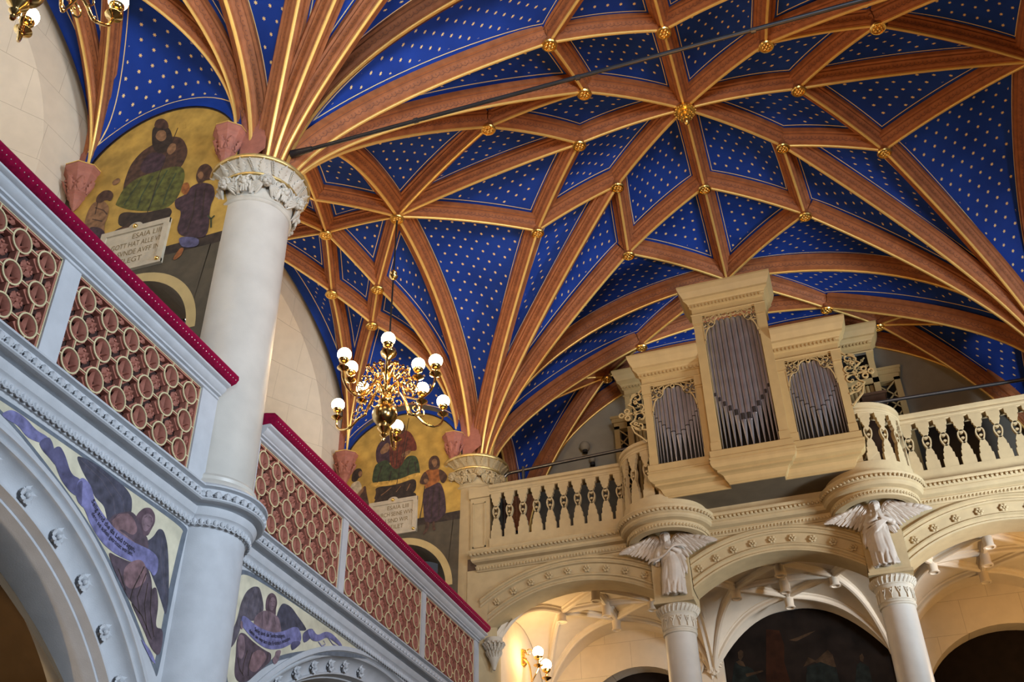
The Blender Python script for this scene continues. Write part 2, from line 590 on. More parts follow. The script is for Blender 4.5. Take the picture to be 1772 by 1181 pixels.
def star_bay(cy, ny=(1, -1), nx=(-1, 1)):
    ribs, cells = [], []
    O = (X0, cy, 13.41)
    nd = {}
    for sx in nx:
        for sy in ny:
            nd[sx, sy] = dict(Wn=(X0 + sx * 1.653, cy, 13.24), Nn=(X0, cy + sy * 1.638, 13.276), D=(X0 + sx * 1.303, cy + sy * 1.024, 13.178),
                              Wo=(X0 + sx * 2.713, cy + sy * 1.2, 12.769), No=(X0 + sx * 1.457, cy + sy * 2.311, 12.817),
                              Ea=(X0 + sx * HW, cy, 12.642), Na=(X0, cy + sy * HL, 12.845), Co=(X0 + sx * HW, cy + sy * HL))
    seen = set()

    def R(P, w=1.0):
        key = tuple(sorted([tuple(np.round(P[0], 2)), tuple(np.round(P[-1], 2))]))
        if key in seen: return
        seen.add(key); ribs.append((P, w))
    U = up_curve
    for q in nd.values():
        n = {}
        n['OW'] = node_curve(O, q['Wn']); n['ON'] = node_curve(O, q['Nn']); n['OD'] = node_curve(O, q['D'])
        n['WWo'] = node_curve(q['Wn'], q['Wo']); n['DWo'] = node_curve(q['D'], q['Wo']); n['DNo'] = node_curve(q['D'], q['No']); n['NNo'] = node_curve(q['Nn'], q['No'])
        n['WE'] = node_curve(q['Wn'], q['Ea'], 0.02); n['EWo'] = node_curve(q['Ea'], q['Wo']); n['NNa'] = node_curve(q['Nn'], q['Na'], 0.02); n['NaNo'] = node_curve(q['Na'], q['No'])
        n['CE'] = col_curve(q['Co'], q['Ea'], 1.02); n['CWo'] = col_curve(q['Co'], q['Wo'], 1.3); n['CD'] = col_curve(q['Co'], q['D'], 1.4); n['CNo'] = col_curve(q['Co'], q['No'], 1.3); n['CNa'] = col_curve(q['Co'], q['Na'], 1.02)
        for k, P in n.items(): R(P, 1.15 if k in ('CE', 'CNa') else 1.0)
        u = {k: U(P) for k, P in n.items()}
        for k in ('OW', 'ON', 'OD', 'WWo', 'DWo', 'DNo', 'NNo', 'WE', 'EWo', 'NNa', 'NaNo'): u[k] = n[k] + np.array([0, 0, WEB])
        for k in ('CE', 'CWo', 'CD', 'CNo', 'CNa'): u[k][-1] = n[k][-1] + np.array([0, 0, WEB])
        cells += [('q', [u['OW'], u['WWo'], u['DWo'], u['OD']], .07), ('q', [u['ON'], u['NNo'], u['DNo'], u['OD']], .07),
                  ('t', [u['EWo'], u['WE'][::-1], u['WWo'][::-1]], .07), ('t', [u['NaNo'], u['NNa'][::-1], u['NNo'][::-1]], .07),
                  ('t', [u['CE'], u['CWo'], u['EWo']], .13), ('t', [u['CWo'], u['CD'], u['DWo'][::-1]], .13),
                  ('t', [u['CD'], u['CNo'], u['DNo']], .13), ('t', [u['CNo'], u['CNa'], u['NaNo'][::-1]], .13)]
    return ribs, cells


XC, XR = X0 - HW, X0 + HW
YA, YB = Y0 - HL, Y0 + HL
XWALL = -7.85
r1, c1 = star_bay(Y0)
vault('ceiling', r1, c1, 'blue star-painted net vault over the nave with gilt-edged terracotta ribs')
r2, c2 = star_bay(Y0 - 2 * HL, ny=(1,))
vault('ceiling', r2, c2, 'starry vault nearer the camera, springing from the near column')


def aisle_bay(cy, side=-1):
    """three-boss star of the side aisle between two transverse piers"""
    ribs, cells = [], []
    mx = (lambda x: x) if side < 0 else (lambda x: 2 * X0 - x)
    for sy in (1, -1):
        def p(x, dy, z): return (mx(x), cy + sy * dy, z)
        E0 = p(XC, 0, 12.642); P1 = p(-6.63, 0, 12.67); P2 = p(-6.21, 1.12, 12.27); P3 = p(-7.06, 1.12, 12.39); P4 = p(-6.63, 1.84, 12.12)
        W0 = p(XWALL, 0, 12.75)
        ci = p(-5.62, 3.27, 0); co = p(-7.67, 3.27, 0)
        zi = 10.45 if cy > 5 else 10.57
        k = {}
        k['E1'] = node_curve(E0, P1, .02); k['E2'] = node_curve(E0, P2, .02); k['12'] = node_curve(P1, P2, .01); k['13'] = node_curve(P1, P3, .01)
        k['24'] = node_curve(P2, P4, .02); k['34'] = node_curve(P3, P4, .02); k['W1'] = node_curve(W0, P1, .02); k['W3'] = node_curve(W0, P3, .02)
        k['i2'] = col_curve(ci[:2], P2, 1.15, r0=0.0, zs=zi); k['i4'] = col_curve(ci[:2], P4, 1.1, r0=0.0, zs=zi)
        k['o3'] = col_curve(co[:2], P3, 1.15, r0=0.0, zs=zi); k['o4'] = col_curve(co[:2], P4, 1.1, r0=0.0, zs=zi)
        arch = col_curve((mx(XC), cy + sy * HL), E0, 1.02)
        wallc = col_curve(co[:2], W0, 1.03, r0=0.0, zs=zi)
        for q, P in k.items():
            if q in ('E1', 'W1') and sy < 0: continue
            ribs.append((P, 0.85))
        U = {q: (P + np.array([0, 0, WEB]) if q[0] not in 'io' else up_curve(P)) for q, P in k.items()}
        for q in ('i2', 'i4', 'o3', 'o4'): U[q][-1] = k[q][-1] + np.array([0, 0, WEB])
        ua = up_curve(arch); ua[-1] = arch[-1] + np.array([0, 0, WEB])
        uw = wallc + np.array([0, 0, 0.12])
        # lunette arch over the painted wall
        c0 = np.array(U['i4'][0]); c9 = np.array(U['o4'][0])
        t = np.linspace(0, PI, 27)
        zl, hl_ = (10.16, .99) if cy > 5 else (10.28, 1.10)
        lun = np.stack([mx(-6.62) + (1 if c0[0] > c9[0] else -1) * 1.12 * np.cos(t), np.full(27, cy + sy * 3.25), zl + hl_ * np.sin(t)], 1)
        cells += [('t', [U['E1'], U['E2'], U['12']], .05), ('q', [U['12'], U['24'], U['34'], U['13']], .05), ('t', [U['W1'], U['W3'], U['13']], .05),
                  ('t', [U['i2'], U['i4'], U['24']], .08), ('t', [U['o3'], U['o4'], U['34']], .08), ('t', [ua, U['i2'][:], U['E2']], .05),
                  ('t', [U['o3'], uw, U['W3'][::-1]], .08)]
        cells.append(('t', [U['i4'][::-1], U['o4'][::-1], lun], .02))
    return ribs, cells


r3, c3 = aisle_bay(Y0)
r4, c4 = aisle_bay(Y0 - 2 * HL)
vault('ceiling', r3 + r4, c3 + c4, 'narrow starry vault over the left side gallery')
r5, c5 = aisle_bay(Y0, 1)
vault('ceiling', r5, c5, 'starry vault over the right side gallery')

# bay above the organ, beyond the transverse arch
YBW = 16.6


def organ_bay():
    ribs, cells = [], []
    Na = (X0, YB, 12.845)
    B1 = {-1: ony(1110, 600, 15.6), 1: ony(1430, 535, 15.6)}
    B2 = {-1: ony(1050, 655, 16.1), 1: ony(1520, 565, 16.1)}
    MID = ((B1[-1][0] + B1[1][0]) / 2, 15.75, 12.78)
    BK = (MID[0], YBW, 12.64)
    for sx in (-1, 1):
        co = (X0 + sx * HW, YB)
        b1, b2 = B1[sx], B2[sx]
        cb = (X0 + sx * (HW - .1), YBW)
        k = {'N1': node_curve(Na, b1, .02), 'NM': node_curve(Na, MID, .02), '12': node_curve(b1, b2, .02), 'M1': node_curve(MID, b1, .02), 'MB': node_curve(MID, BK, .02), '2B': node_curve(b2, BK, .03), 'M2': None,
             'C1': col_curve(co, b1, 1.25), 'C2': col_curve(co, b2, 1.15), 'CN': col_curve(co, Na, 1.02), 'K2': col_curve(cb, b2, 1.2, zs=9.6), 'KB': col_curve(cb, BK, 1.02, zs=9.6)}
        side = (X0 + sx * HW, (YB + YBW) / 2, 11.3)
        k['CS'] = col_curve(co, side, 1.02, zs=9.6); k['S2'] = node_curve(side, b2, .02); k['KS'] = col_curve(cb, side, 1.02, zs=9.6)
        for q, P in k.items():
            if P is None or q == 'CN': continue
            if q in ('NM', 'MB') and sx > 0: continue
            ribs.append((P, 1.0))
        u = {}
        for q, P in k.items():
            if P is None: continue
            if q[0] in 'CK':
                u[q] = up_curve(P); u[q][-1] = P[-1] + np.array([0, 0, WEB])
            else: u[q] = P + np.array([0, 0, WEB])
        cells += [('t', [u['NM'], u['N1'], u['M1']], .05), ('q', [u['M1'], u['12'], u['2B'][::-1], u['MB']], .05), ('t', [u['CN'], u['C1'], u['N1']], .12),
                  ('t', [u['C1'], u['C2'], u['12']], .12), ('t', [u['C2'], u['CS'], u['S2'][::-1]], .1), ('t', [u['K2'], u['KB'], u['2B']], .1), ('t', [u['K2'], u['KS'], u['S2'][::-1]], .1)]
    return ribs, cells


r6, c6 = organ_bay()
vault('ceiling', r6, c6, 'dim starry vault above and behind the organ')


# ---------------------------------------------------------------- bosses
def boss(P, label, r=0.105, group='gilded bosses of the net vault', lamp=False):
    x, y, z = P
    root = thing('ceiling_boss', label, 'ceiling boss', (x, y, z), group)
    mb = MB(); mb.lathe([(0.078, 0.26), (0.078, 0.02), (0.092, -0.01)], (x, y, z), 20); mb.build('neck', 'rib', root)
    mb = MB(); mb.lathe([(0.092, -0.005), (r, -0.015), (r + .004, -0.035), (r - .008, -0.052), (r - .022, -0.052), (r - .028, -0.035), (0.0, -0.035)], (x, y, z), 28)
    for i in range(6):
        a = i * PI / 3
        mb.ball((x + .048 * math.cos(a), y + .048 * math.sin(a), z - .04), .022, nu=8, nv=6, sc=(1, 1, .8))
        mb.ball((x + .074 * math.cos(a + .52), y + .074 * math.sin(a + .52), z - .042), .010, nu=6, nv=4)
    mb.ball((x, y, z - .042), .024, nu=8, nv=6)
    mb.build('rosette', 'gold', root)
    return root


bx = lambda sx, dx, dy, z: (X0 + sx * dx, Y0 + dy, z)
boss((X0, Y0 + 1.638, 13.276), 'gilded round boss between the hanging pendant and the organ top')
boss((X0, Y0 - 1.638, 13.276), 'gilded round boss nearest above the hanging pendant, under the iron rod')
boss(bx(-1, 1.653, 0, 13.24), 'gilded round boss left of the pendant, on the rib towards the chandelier')
boss(bx(1, 1.653, 0, 13.24), 'gilded round boss right of the pendant, level with it on the cross rib')
boss(bx(-1, 1.303, 1.024, 13.178), 'gilded boss below left of the pendant, one short rib away')
boss(bx(1, 1.303, 1.024, 13.178), 'gilded boss below right of the pendant, with a tall shadowed neck')
boss(bx(-1, 1.303, -1.024, 13.178), 'gilded boss above left of the pendant, just under the iron rod')
boss(bx(1, 1.303, -1.024, 13.178), 'gilded boss above right of the pendant, below the thin iron rod')
boss(bx(-1, 2.713, 1.2, 12.769), 'gilded boss in the outer ring right of the chandelier rod, at a triangle corner')
boss(bx(-1, 2.713, -1.2, 12.769), 'gilded boss with a tall terracotta neck between near column and pendant')
boss(bx(1, 2.713, 1.2, 12.769), 'gilded boss in the outer ring at the right, beside the large bright blue field')
boss(bx(1, 2.713, -1.2, 12.769), 'gilded boss at the upper right where the iron rod leaves the picture')
boss(bx(-1, 1.457, 2.311, 12.817), 'gilded boss in the outer ring above left of the organ')
boss(bx(1, 1.457, 2.311, 12.817), 'gilded boss in the outer ring above right of the organ')
boss(bx(-1, 1.457, -2.311, 12.817), 'gilded boss near the top edge, on the arc of ribs above the iron rod')
boss((X0, YB, 12.845), 'gilded boss half hidden directly behind the crown of the organ')
boss((XC, Y0, 12.642), 'gilded boss from which the chandelier rod hangs', r=.11)
boss((-6.63, Y0, 12.67), 'gilded boss of the side vault closest to the near column')
boss((-6.21, Y0 + 1.12, 12.27), 'gilded boss of the side vault just left of the chandelier rod')
boss((-7.06, Y0 + 1.12, 12.39), 'gilded boss of the side vault next to the cream window wall')
boss((-6.63, Y0 + 1.84, 12.12), 'lowest gilded boss of the side vault, above the chandelier globes')
boss(ony(1110, 600, 15.6), 'gilded boss in shade left of the organ, nearer the case')
boss(ony(1050, 655, 16.1), 'dim gilded boss far left of the organ, lowest of that side')
boss(ony(1430, 535, 15.6), 'gilded boss in shade right of the tall organ tower')
boss(ony(1520, 565, 16.1), 'dim gilded boss far right of the organ, above the rear case')
# pendant
px_, py_, pz_ = X0, Y0, 13.41
root = thing('ceiling_pendant', 'large gilded hanging pendant boss at the centre of the star vault', 'pendant boss', (px_, py_, pz_))
mb = MB(); mb.lathe([(.10, .26), (.10, .05), (.15, .0)], (px_, py_, pz_), 24); mb.build('neck', 'rib', root)
mb = MB()
mb.lathe([(.15, .01), (.165, -.02), (.16, -.05), (.10, -.06), (.115, -.09), (.115, -.12), (.075, -.13), (.085, -.16), (.08, -.19), (.05, -.20), (.055, -.23), (.04, -.27), (.0, -.34)], (px_, py_, pz_), 28)
for rr, zz, nn, s_ in ((.155, -.045, 18, .018), (.112, -.12, 16, .014), (.08, -.185, 12, .012)):
    for i in range(nn):
        a = 2 * PI * i / nn
        mb.ball((px_ + rr * math.cos(a), py_ + rr * math.sin(a), pz_ + zz), s_, nu=6, nv=5)
mb.build('drop', 'gold', root)
# iron tie rod across the nave at the near columns
mb = MB(); mb.tube([(XC + .42, YA, 10.444), (XR - .42, YA, 10.47)], .024, 10)
mb.tube([(XC + .35, YA, 10.443), (XC + .62, YA, 10.444)], [.05, .032], 10)
for i in range(4):
    x = XC + 1.9 + i * 1.9
    mb.tube([(x, YA, 10.45), (x + .05, YA, 10.45)], .032, 8)
tag(mb.build('tie_rod', 'iron'), 'thin dark iron tie rod crossing under the vault from the near column', 'tie rod')
# ---------------------------------------------------------------- left wall, transverse piers
def seam_material(name, col, a=0.9, b=0.55, w=0.006):
    m = mat(name, col, 0.85, noise=0.04, bump=0.05)
    nt = m.node_tree
    b_ = nt.nodes['Principled BSDF']
    src = b_.inputs['Base Color'].links[0].from_socket
    tc = N(nt, 'ShaderNodeTexCoord'); sp = N(nt, 'ShaderNodeSeparateXYZ'); nt.links.new(tc.outputs['Object'], sp.inputs[0])
    zr = math_node(nt, 'DIVIDE', sp.outputs[2], b)
    row = math_node(nt, 'FLOORED_MODULO', math_node(nt, 'FLOOR', zr), 2.0)
    l1 = math_node(nt, 'LESS_THAN', math_node(nt, 'FRACT', zr), w / b)
    xx = math_node(nt, 'ADD', sp.outputs[0], sp.outputs[1])
    l2 = math_node(nt, 'LESS_THAN', math_node(nt, 'FRACT', math_node(nt, 'MULTIPLY_ADD', row, 0.5, math_node(nt, 'DIVIDE', xx, a))), w / a)
    ln = math_node(nt, 'MAXIMUM', l1, l2)
    mx = N(nt, 'ShaderNodeMix'); mx.data_type = 'RGBA'
    nt.links.new(math_node(nt, 'MULTIPLY', ln, 0.5), mx.inputs[0]); nt.links.new(src, mx.inputs[6]); mx.inputs[7].default_value = (.2, .14, .08, 1)
    nt.links.new(mx.outputs[2], b_.inputs['Base Color'])
    return m


M['wall_seams'] = seam_material('cream_plaster_with_painted_joints', (0.66, 0.565, 0.43))
M['mural_gold'] = mat('gold_mural_ground', (0.47, 0.29, 0.06), 0.6, metal=0.2, noise=0.3, nscale=5, bump=0.08)
M['mural_dark'] = mat('dark_painted_dado', (0.075, 0.058, 0.035), 0.8, noise=0.25)
M['mural_band'] = mat('ochre_painted_arch_band', (0.50, 0.37, 0.16), 0.8, noise=0.08)


def niche_wall(cy, idx):
    """outer wall of one bay: blind plane with a tall splayed window niche under the vault arch"""
    n = 40
    t = np.linspace(0, PI, n + 1)
    def ring(x, hy, zt, zs, hz):
        return [(x, cy + hy, zs - 2.2)] + [(x, cy + hy * math.cos(a), zs + hz * math.sin(a) ** .9) for a in t] + [(x, cy - hy, zs - 2.2)]
    r0 = ring(XWALL, 3.30, 0, 10.3, 2.72)
    r1 = ring(XWALL - .02, 2.75, 0, 10.25, 2.25)
    r2 = ring(XWALL - .75, 1.75, 0, 10.1, 1.5)
    mb = MB(); mb.grid([[(p[0], cy + (p[1] - cy) * 1.1, p[2] + .8) for p in r0], r0, r1, r2])
    # splay foot and sill
    mb.add([r0[0], r1[0], r1[-1], r0[-1], (XWALL, cy + 3.3, 5.7), (XWALL, cy - 3.3, 5.7)], [(0, 1, 2, 3), (0, 3, 5, 4)])
    mb.add([r1[0], r2[0], r2[-1], r1[-1]], [(0, 1, 2, 3)])
    struct(mb.build('wall_left', 'wall_seams', smooth=False), 'cream plastered side wall with a tall splayed window niche')
    m2 = MB(); m2.add(r2, [tuple(range(len(r2)))]); 
    w = struct(m2.build('window_%d' % idx, 'window_glass', smooth=False), 'tall arched window at the back of the niche')
    m3 = MB()
    for k in range(-2, 3): m3.box((XWALL - .75, cy + k * .6 - .02, 7.9), (XWALL - .70, cy + k * .6 + .02, 11.5))
    for k in range(5): m3.box((XWALL - .75, cy - 1.7, 8.2 + k * .7), (XWALL - .70, cy + 1.7, 8.23 + k * .7))
    m3.build('glazing_bars', 'iron', w)


M['window_glass'] = mat('pale_window_glass', (0.8, 0.85, 0.9), 0.15, noise=0.05, emit=1.0, ecol=(0.85, 0.92, 1.0))
niche_wall(Y0, 1)
niche_wall(Y0 - 2 * HL, 2)


def pier_wall(yc, name_idx):
    """transverse wall between outer wall and column, with lunette top and a round-arched passage"""
    yf, yb = yc - .36, yc + .36
    cx, cw = -6.62, 1.12
    ax, az, ro = -6.55, 7.85, .80
    nseg = 30
    outer = [(XWALL, 5.7), (XWALL, 10.3)] + [(cx - cw * math.cos(t), 10.25 + 1.08 * math.sin(t)) for t in np.linspace(0, PI, nseg)] + [(XC - .13, 10.3), (XC - .13, 5.7)]
    crown = [(XWALL, 10.0)] + [(cx - cw * 1.3 * math.cos(t), 10.25 + 1.5 * math.sin(t)) for t in np.linspace(0, PI, nseg)] + [(XC - .13, 10.0)]
    base_ = [(XWALL, 10.0)] + [(cx - cw * math.cos(t), 10.25 + 1.08 * math.sin(t)) for t in np.linspace(0, PI, nseg)] + [(XC - .13, 10.0)]
    mb = MB()
    for y in (yf, yb):
        # left and right of passage, and above, as strips matched point by point
        inner = [(ax - ro, 5.7), (ax - ro, az)] + [(ax - ro * math.cos(t), az + ro * math.sin(t)) for t in np.linspace(0, PI, nseg)] + [(ax + ro, az), (ax + ro, 5.7)]
        mb.grid([[(x, y, z) for x, z in outer], [(x, y, z) for x, z in inner]])
    for y in (yf + .01, yb - .01): mb.grid([[(x, y, z) for x, z in crown], [(x, y, z) for x, z in base_]], 2)
    inner3 = [[(x, y, z) for x, z in inner] for y in (yf, yb)]
    mb.grid(inner3, 1)
    mb.grid([[(x, y, z) for x, z in outer] for y in (yf, yb)])
    struct(mb.build('wall_pier_%s' % name_idx, ['mural_dark', 'plaster_dim', 'terracotta'], smooth=False), 'transverse wall behind the column with a round-arched passage')
    return yf


yA = pier_wall(YA, 'near')
yB_ = pier_wall(YB, 'far')
# floor of side gallery and nave floor
mb = MB(); mb.box((-9, -2, 5.5), (XC - .1, 20, 5.7)); struct(mb.build('floor_gallery', 'wood_dark'), 'floor of the side gallery')
mb = MB(); mb.box((-12, -9, -.2), (12, 22, 0)); struct(mb.build('floor', 'plaster_dim'), 'stone floor of the church')


def leaf(mb, fn, u0, v0, w, h, m=0, lift=.03, lobes=5):
    """lobed leaf on a surface map fn(u, v, d); base at (u0, v0), growing to v0+h"""
    rows = []
    n = 9
    for i in range(n):
        t = i / (n - 1)
        half = w / 2 * (math.sin(PI * (.12 + .88 * t)) ** .7) * (1 + .28 * math.cos(lobes * 2 * PI * t))
        if t == 1: half = .001
        curl = lift * (math.sin(PI * t * .8) + .5 * t * t)
        rows.append([fn(u0 - half, v0 + h * t, .004), fn(u0 - half * .5, v0 + h * t, curl), fn(u0, v0 + h * t, curl * .6 + .008), fn(u0 + half * .5, v0 + h * t, curl), fn(u0 + half, v0 + h * t, .004)])
    mb.grid(rows, m)


# corbels carrying the aisle ribs
def corbel(x, y, label, z=10.42, k=1.0):
    root = thing('rib_corbel', label, 'corbel', (x, y, z), 'terracotta corbels of the side vault')
    mb = MB()
    R8 = lambda r, zz: [(x + k * r * math.cos(PI / 8 + q * PI / 4), y + k * r * math.sin(PI / 8 + q * PI / 4), z + zz * (.5 + .5 * k)) for q in range(8)]
    rows = [R8(r, zz) for r, zz in ((.235, .02), (.235, -.02), (.20, -.05), (.20, -.08), (.17, -.13), (.13, -.34), (.10, -.36), (.11, -.39), (.08, -.42), (.05, -.50), (.0, -.58))]
    mb.grid(rows, close_v=True); mb.add(rows[0], [tuple(range(8))])
    for kk in range(8):
        a = kk * PI / 4
        for q, (rr, zz, s_) in enumerate(((.17, -.16, .035), (.15, -.23, .032), (.13, -.30, .028))):
            mb.ball((x + k * rr * math.cos(a + .2 * q), y + k * rr * math.sin(a + .2 * q), z + zz), s_ * .6, nu=7, nv=5)
    for kk in range(8):
        fl = lambda u, v, d: (x + k * (.125 + .09 * v / .2 + d) * math.cos(u), y + k * (.125 + .09 * v / .2 + d) * math.sin(u), z + (-.34 + v) * (.5 + .5 * k))
        leaf(mb, fl, kk * PI / 4, .0, .5, .17, lift=.012)
    mb.build('body', 'terracotta', root, smooth=False)
    m2 = MB(); r1, r2 = R8(.24, .02), R8(.24, .035)
    m2.grid([r1, r2, R8(.0, .036)], close_v=True); m2.build('gilt_edge', 'gold_paint', root, smooth=False)


corbel(-7.66, yA - .03, 'terracotta corbel at the left of the near painted arch, against the cream wall', 10.58)
corbel(-5.64, yA - .03, 'terracotta corbel just left of the near column capital', 10.58, .85)
corbel(-7.66, yB_ - .03, 'terracotta corbel at the left of the far painted arch, under two gold-nosed ribs', 10.46)
corbel(-5.64, yB_ - .03, 'terracotta corbel just left of the far column capital', 10.46, .85)


# ---------------------------------------------------------------- columns with carved capitals
def cherub(mb, c, out, s=.085):
    """small winged child's head looking outwards"""
    o = Vector(out).normalized(); c = Vector(c); sd = o.cross(Vector((0, 0, 1))).normalized(); up = sd.cross(o).normalized()
    def P(a, b, d): return tuple(c + sd * (a * s) + up * (b * s) + o * (d * s))
    mb.ball(tuple(c), s, nu=14, nv=10, sc=(.88, .88, 1.0))
    mb.ball(P(0, -.12, .88), s * .15, nu=7, nv=5)
    for q in (-1, 1):
        mb.ball(P(q * .36, -.28, .62), s * .36, nu=10, nv=7)
        mb.ball(P(q * .33, .20, .80), s * .16, nu=7, nv=5, sc=(1, 1, .6))
        mb.ball(P(q * .86, -.05, .1), s * .2, nu=7, nv=5)
    mb.ball(P(0, -.66, .58), s * .26, nu=8, nv=6)
    mb.ball(P(0, -.42, .84), s * .15, nu=7, nv=5, sc=(1.1, 1.1, .6))
    for ring_, n_, rr in ((.30, 13, .2), (-.05, 15, .22), (-.4, 15, .24)):
        for k in range(n_):
            a = -1.9 + 3.8 * k / (n_ - 1)
            mb.ball(P(math.sin(a) * .92, math.cos(a) * .92, ring_ + .04 * (k % 2)), s * rr, nu=6, nv=5)
    for q in (-1, 1):
        for layer in range(3):
            for k in range(5):
                L = s * (1.9 - .35 * layer); ang = -.15 - .26 * k
                b0 = Vector(P(q * .65, -.45 - .05 * k, -.1 + .12 * layer)); d = sd * (q * math.cos(ang)) + up * math.sin(ang); e = up * math.cos(ang) - sd * (q * math.sin(ang))
                rows = []
                for i in range(5):
                    t = i / 4; hw = s * (.16, .24, .26, .22, .05)[i]
                    pc = b0 + d * (L * t) - o * (L * .28 * t * t)
                    rows.append([tuple(pc - e * hw), tuple(pc + o * (s * .12)), tuple(pc + e * hw)])
                mb.grid(rows)


def capital(x, y, face, parent, zb=9.49, r=.385, cm='stone_cap'):
    cap = MB()
    cap.lathe([(r, zb - .02), (r + .018, zb - .005), (r + .022, zb + .012), (r + .008, zb + .03), (r + .004, zb + .05), (r + .03, zb + .25), (r + .055, zb + .31)], (x, y, 0), 56)
    cap.lathe([(r + .055, zb + .345), (r + .05, zb + .36), (r + .075, zb + .40), (r + .13, zb + .455), (r + .165, zb + .475)], (x, y, 0), 56)
    fr = lambda u, v, d: (x + (r + .02 + .05 * (v / .3) + d) * math.cos(u), y + (r + .02 + .05 * (v / .3) + d) * math.sin(u), zb + .04 + v)
    fc = lambda u, v, d: (x + (r + .052 + .115 * (v / .12) ** 1.3 + d) * math.cos(u), y + (r + .052 + .115 * (v / .12) ** 1.3 + d) * math.sin(u), zb + .355 + v)
    o = cap.build('capital', cm, parent)
    orn = MB()
    for i in range(6):
        a = face + (i - 1) * 2 * PI / 6 + .12
        cherub(orn, fr(a, .175, .045), (math.cos(a), math.sin(a), -.35), .072)
        am = a + PI / 6
        # knot of ribbon and foliage between the heads
        for q in range(7):
            b = 2 * PI * q / 7
            orn.ball(fr(am + .10 * math.cos(b), .14 + .055 * math.sin(b), .03), .026, nu=7, nv=5)
        orn.ball(fr(am, .14, .045), .035, nu=8, nv=6)
        for q in (-1, 1):
            leaf(orn, fr, am + q * .17, .02, .16, .15, lift=.04)
            leaf(orn, fr, am + q * .26, .10, .12, .13, lift=.04)
            pts = [fr(am + q * (.05 + .05 * s_), .2 + .04 * math.sin(s_ * 1.1), .03 + .01 * math.cos(s_ * 2)) for s_ in range(8)]
            orn.tube(pts, .013, 6)
        for q in (-1, 0, 1):
            orn.tube([fr(am + q * .04, .12, .03), fr(am + q * .07, .02, .04)], [.02, .012], 6)
    orn.build('carved_heads', cm, o)
    lf = MB()
    nl = 26
    for i in range(nl):
        a = 2 * PI * i / nl
        if i % 2 == 0:
            leaf(lf, fc, a, .002, .17, .118, lift=.018, lobes=4)
        else:
            for q in range(9):
                lf.ball(fc(a + .05 - .012 * q, .008 + .0125 * q, .012), .009, nu=6, nv=4)
            for w_ in (-.028, .028):
                lf.tube([fc(a + w_ + .05 - .014 * q, .006 + .014 * q, .010) for q in range(8)], .005, 5)
    lf.build('acanthus_leaves', cm, o)
    g = MB()
    g.lathe([(r + .05, zb + .305), (r + .075, zb + .31), (r + .08, zb + .325), (r + .072, zb + .34), (r + .045, zb + .347)], (x, y, 0), 64)
    g.lathe([(r + .16, zb + .47), (r + .178, zb + .475), (r + .186, zb + .49), (r + .186, zb + .51), (r + .17, zb + .525), (.1, zb + .53)], (x, y, 0), 64)
    g.build('gilt_rings', 'gold_dull', o)


M['gold_dull'] = mat('worn_gilt_moulding', (0.62, 0.44, 0.17), 0.4, metal=0.7, noise=0.2, nscale=15)
colA = thing('column', 'large round stone column at the left, rising between the two balustrades to a carved capital', 'column', (XC, YA, 0))
mb = MB(); mb.lathe([(.43, 0), (.43, .3), (.405, .5), (.395, 5.95)], (XC, YA, 0), 64); mb.build('lower_shaft', 'stone_grey', colA)
mb = MB(); mb.lathe([(.48, 5.94), (.48, 5.97), (.455, 6.01), (.44, 6.03), (.445, 6.06), (.43, 6.085), (.405, 6.10), (.40, 6.14), (.395, 7.2), (.383, 9.49)], (XC, YA, 0), 64); mb.build('shaft', 'stone_shaft', colA)
capital(XC, YA, math.atan2(-YA, -XC), colA)
colB = thing('column', 'round stone column at the far corner, where both galleries meet, with a gilt-rimmed capital', 'column', (XC, YB, 0))
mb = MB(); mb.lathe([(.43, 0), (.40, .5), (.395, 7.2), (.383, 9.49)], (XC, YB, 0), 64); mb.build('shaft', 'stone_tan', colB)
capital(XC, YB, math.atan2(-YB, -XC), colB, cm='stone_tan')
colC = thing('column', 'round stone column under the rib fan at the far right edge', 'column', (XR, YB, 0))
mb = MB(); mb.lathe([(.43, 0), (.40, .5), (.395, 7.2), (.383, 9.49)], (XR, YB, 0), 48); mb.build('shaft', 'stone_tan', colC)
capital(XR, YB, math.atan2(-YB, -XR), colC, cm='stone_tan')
# ---------------------------------------------------------------- left gallery: cornice, parapet, panels
XW = -5.27     # face of the spandrel wall
XP = -5.20     # face of the parapet posts
ZMAP = lambda z: float(np.interp(z, [5.40, 5.50, 5.59, 5.66, 5.725, 5.80], [5.57, 5.65, 5.73, 5.79, 5.89, 5.955]))
YN0 = 3.0
SEG = [(YN0, YA - .37), (YA + .40, YB - .30)]


def run_profile(prof, y0, y1, mb, m=0):
    mb.grid([[(x, y, z) for x, z in prof] for y in (y0, y1)], m)
    for y in (y0, y1):
        mb.add([(x, y, z) for x, z in prof], [tuple(range(len(prof)))], m)


corn_prof = [(XW - .1, 5.40), (XW + .02, 5.405), (XW + .03, 5.42), (XW + .045, 5.48), (XW + .055, 5.50), (XW + .075, 5.515), (XW + .095, 5.56), (XW + .10, 5.585), (XW + .045, 5.59), (XW + .045, 5.625), (XW + .15, 5.635), (XW + .165, 5.645), (XW + .165, 5.66), (XW + .13, 5.665), (XW + .13, 5.725), (XW + .175, 5.735), (XW + .18, 5.75), (XW + .12, 5.80), (XW - .1, 5.80)]
corn_prof = [(x, ZMAP(z)) for x, z in corn_prof]


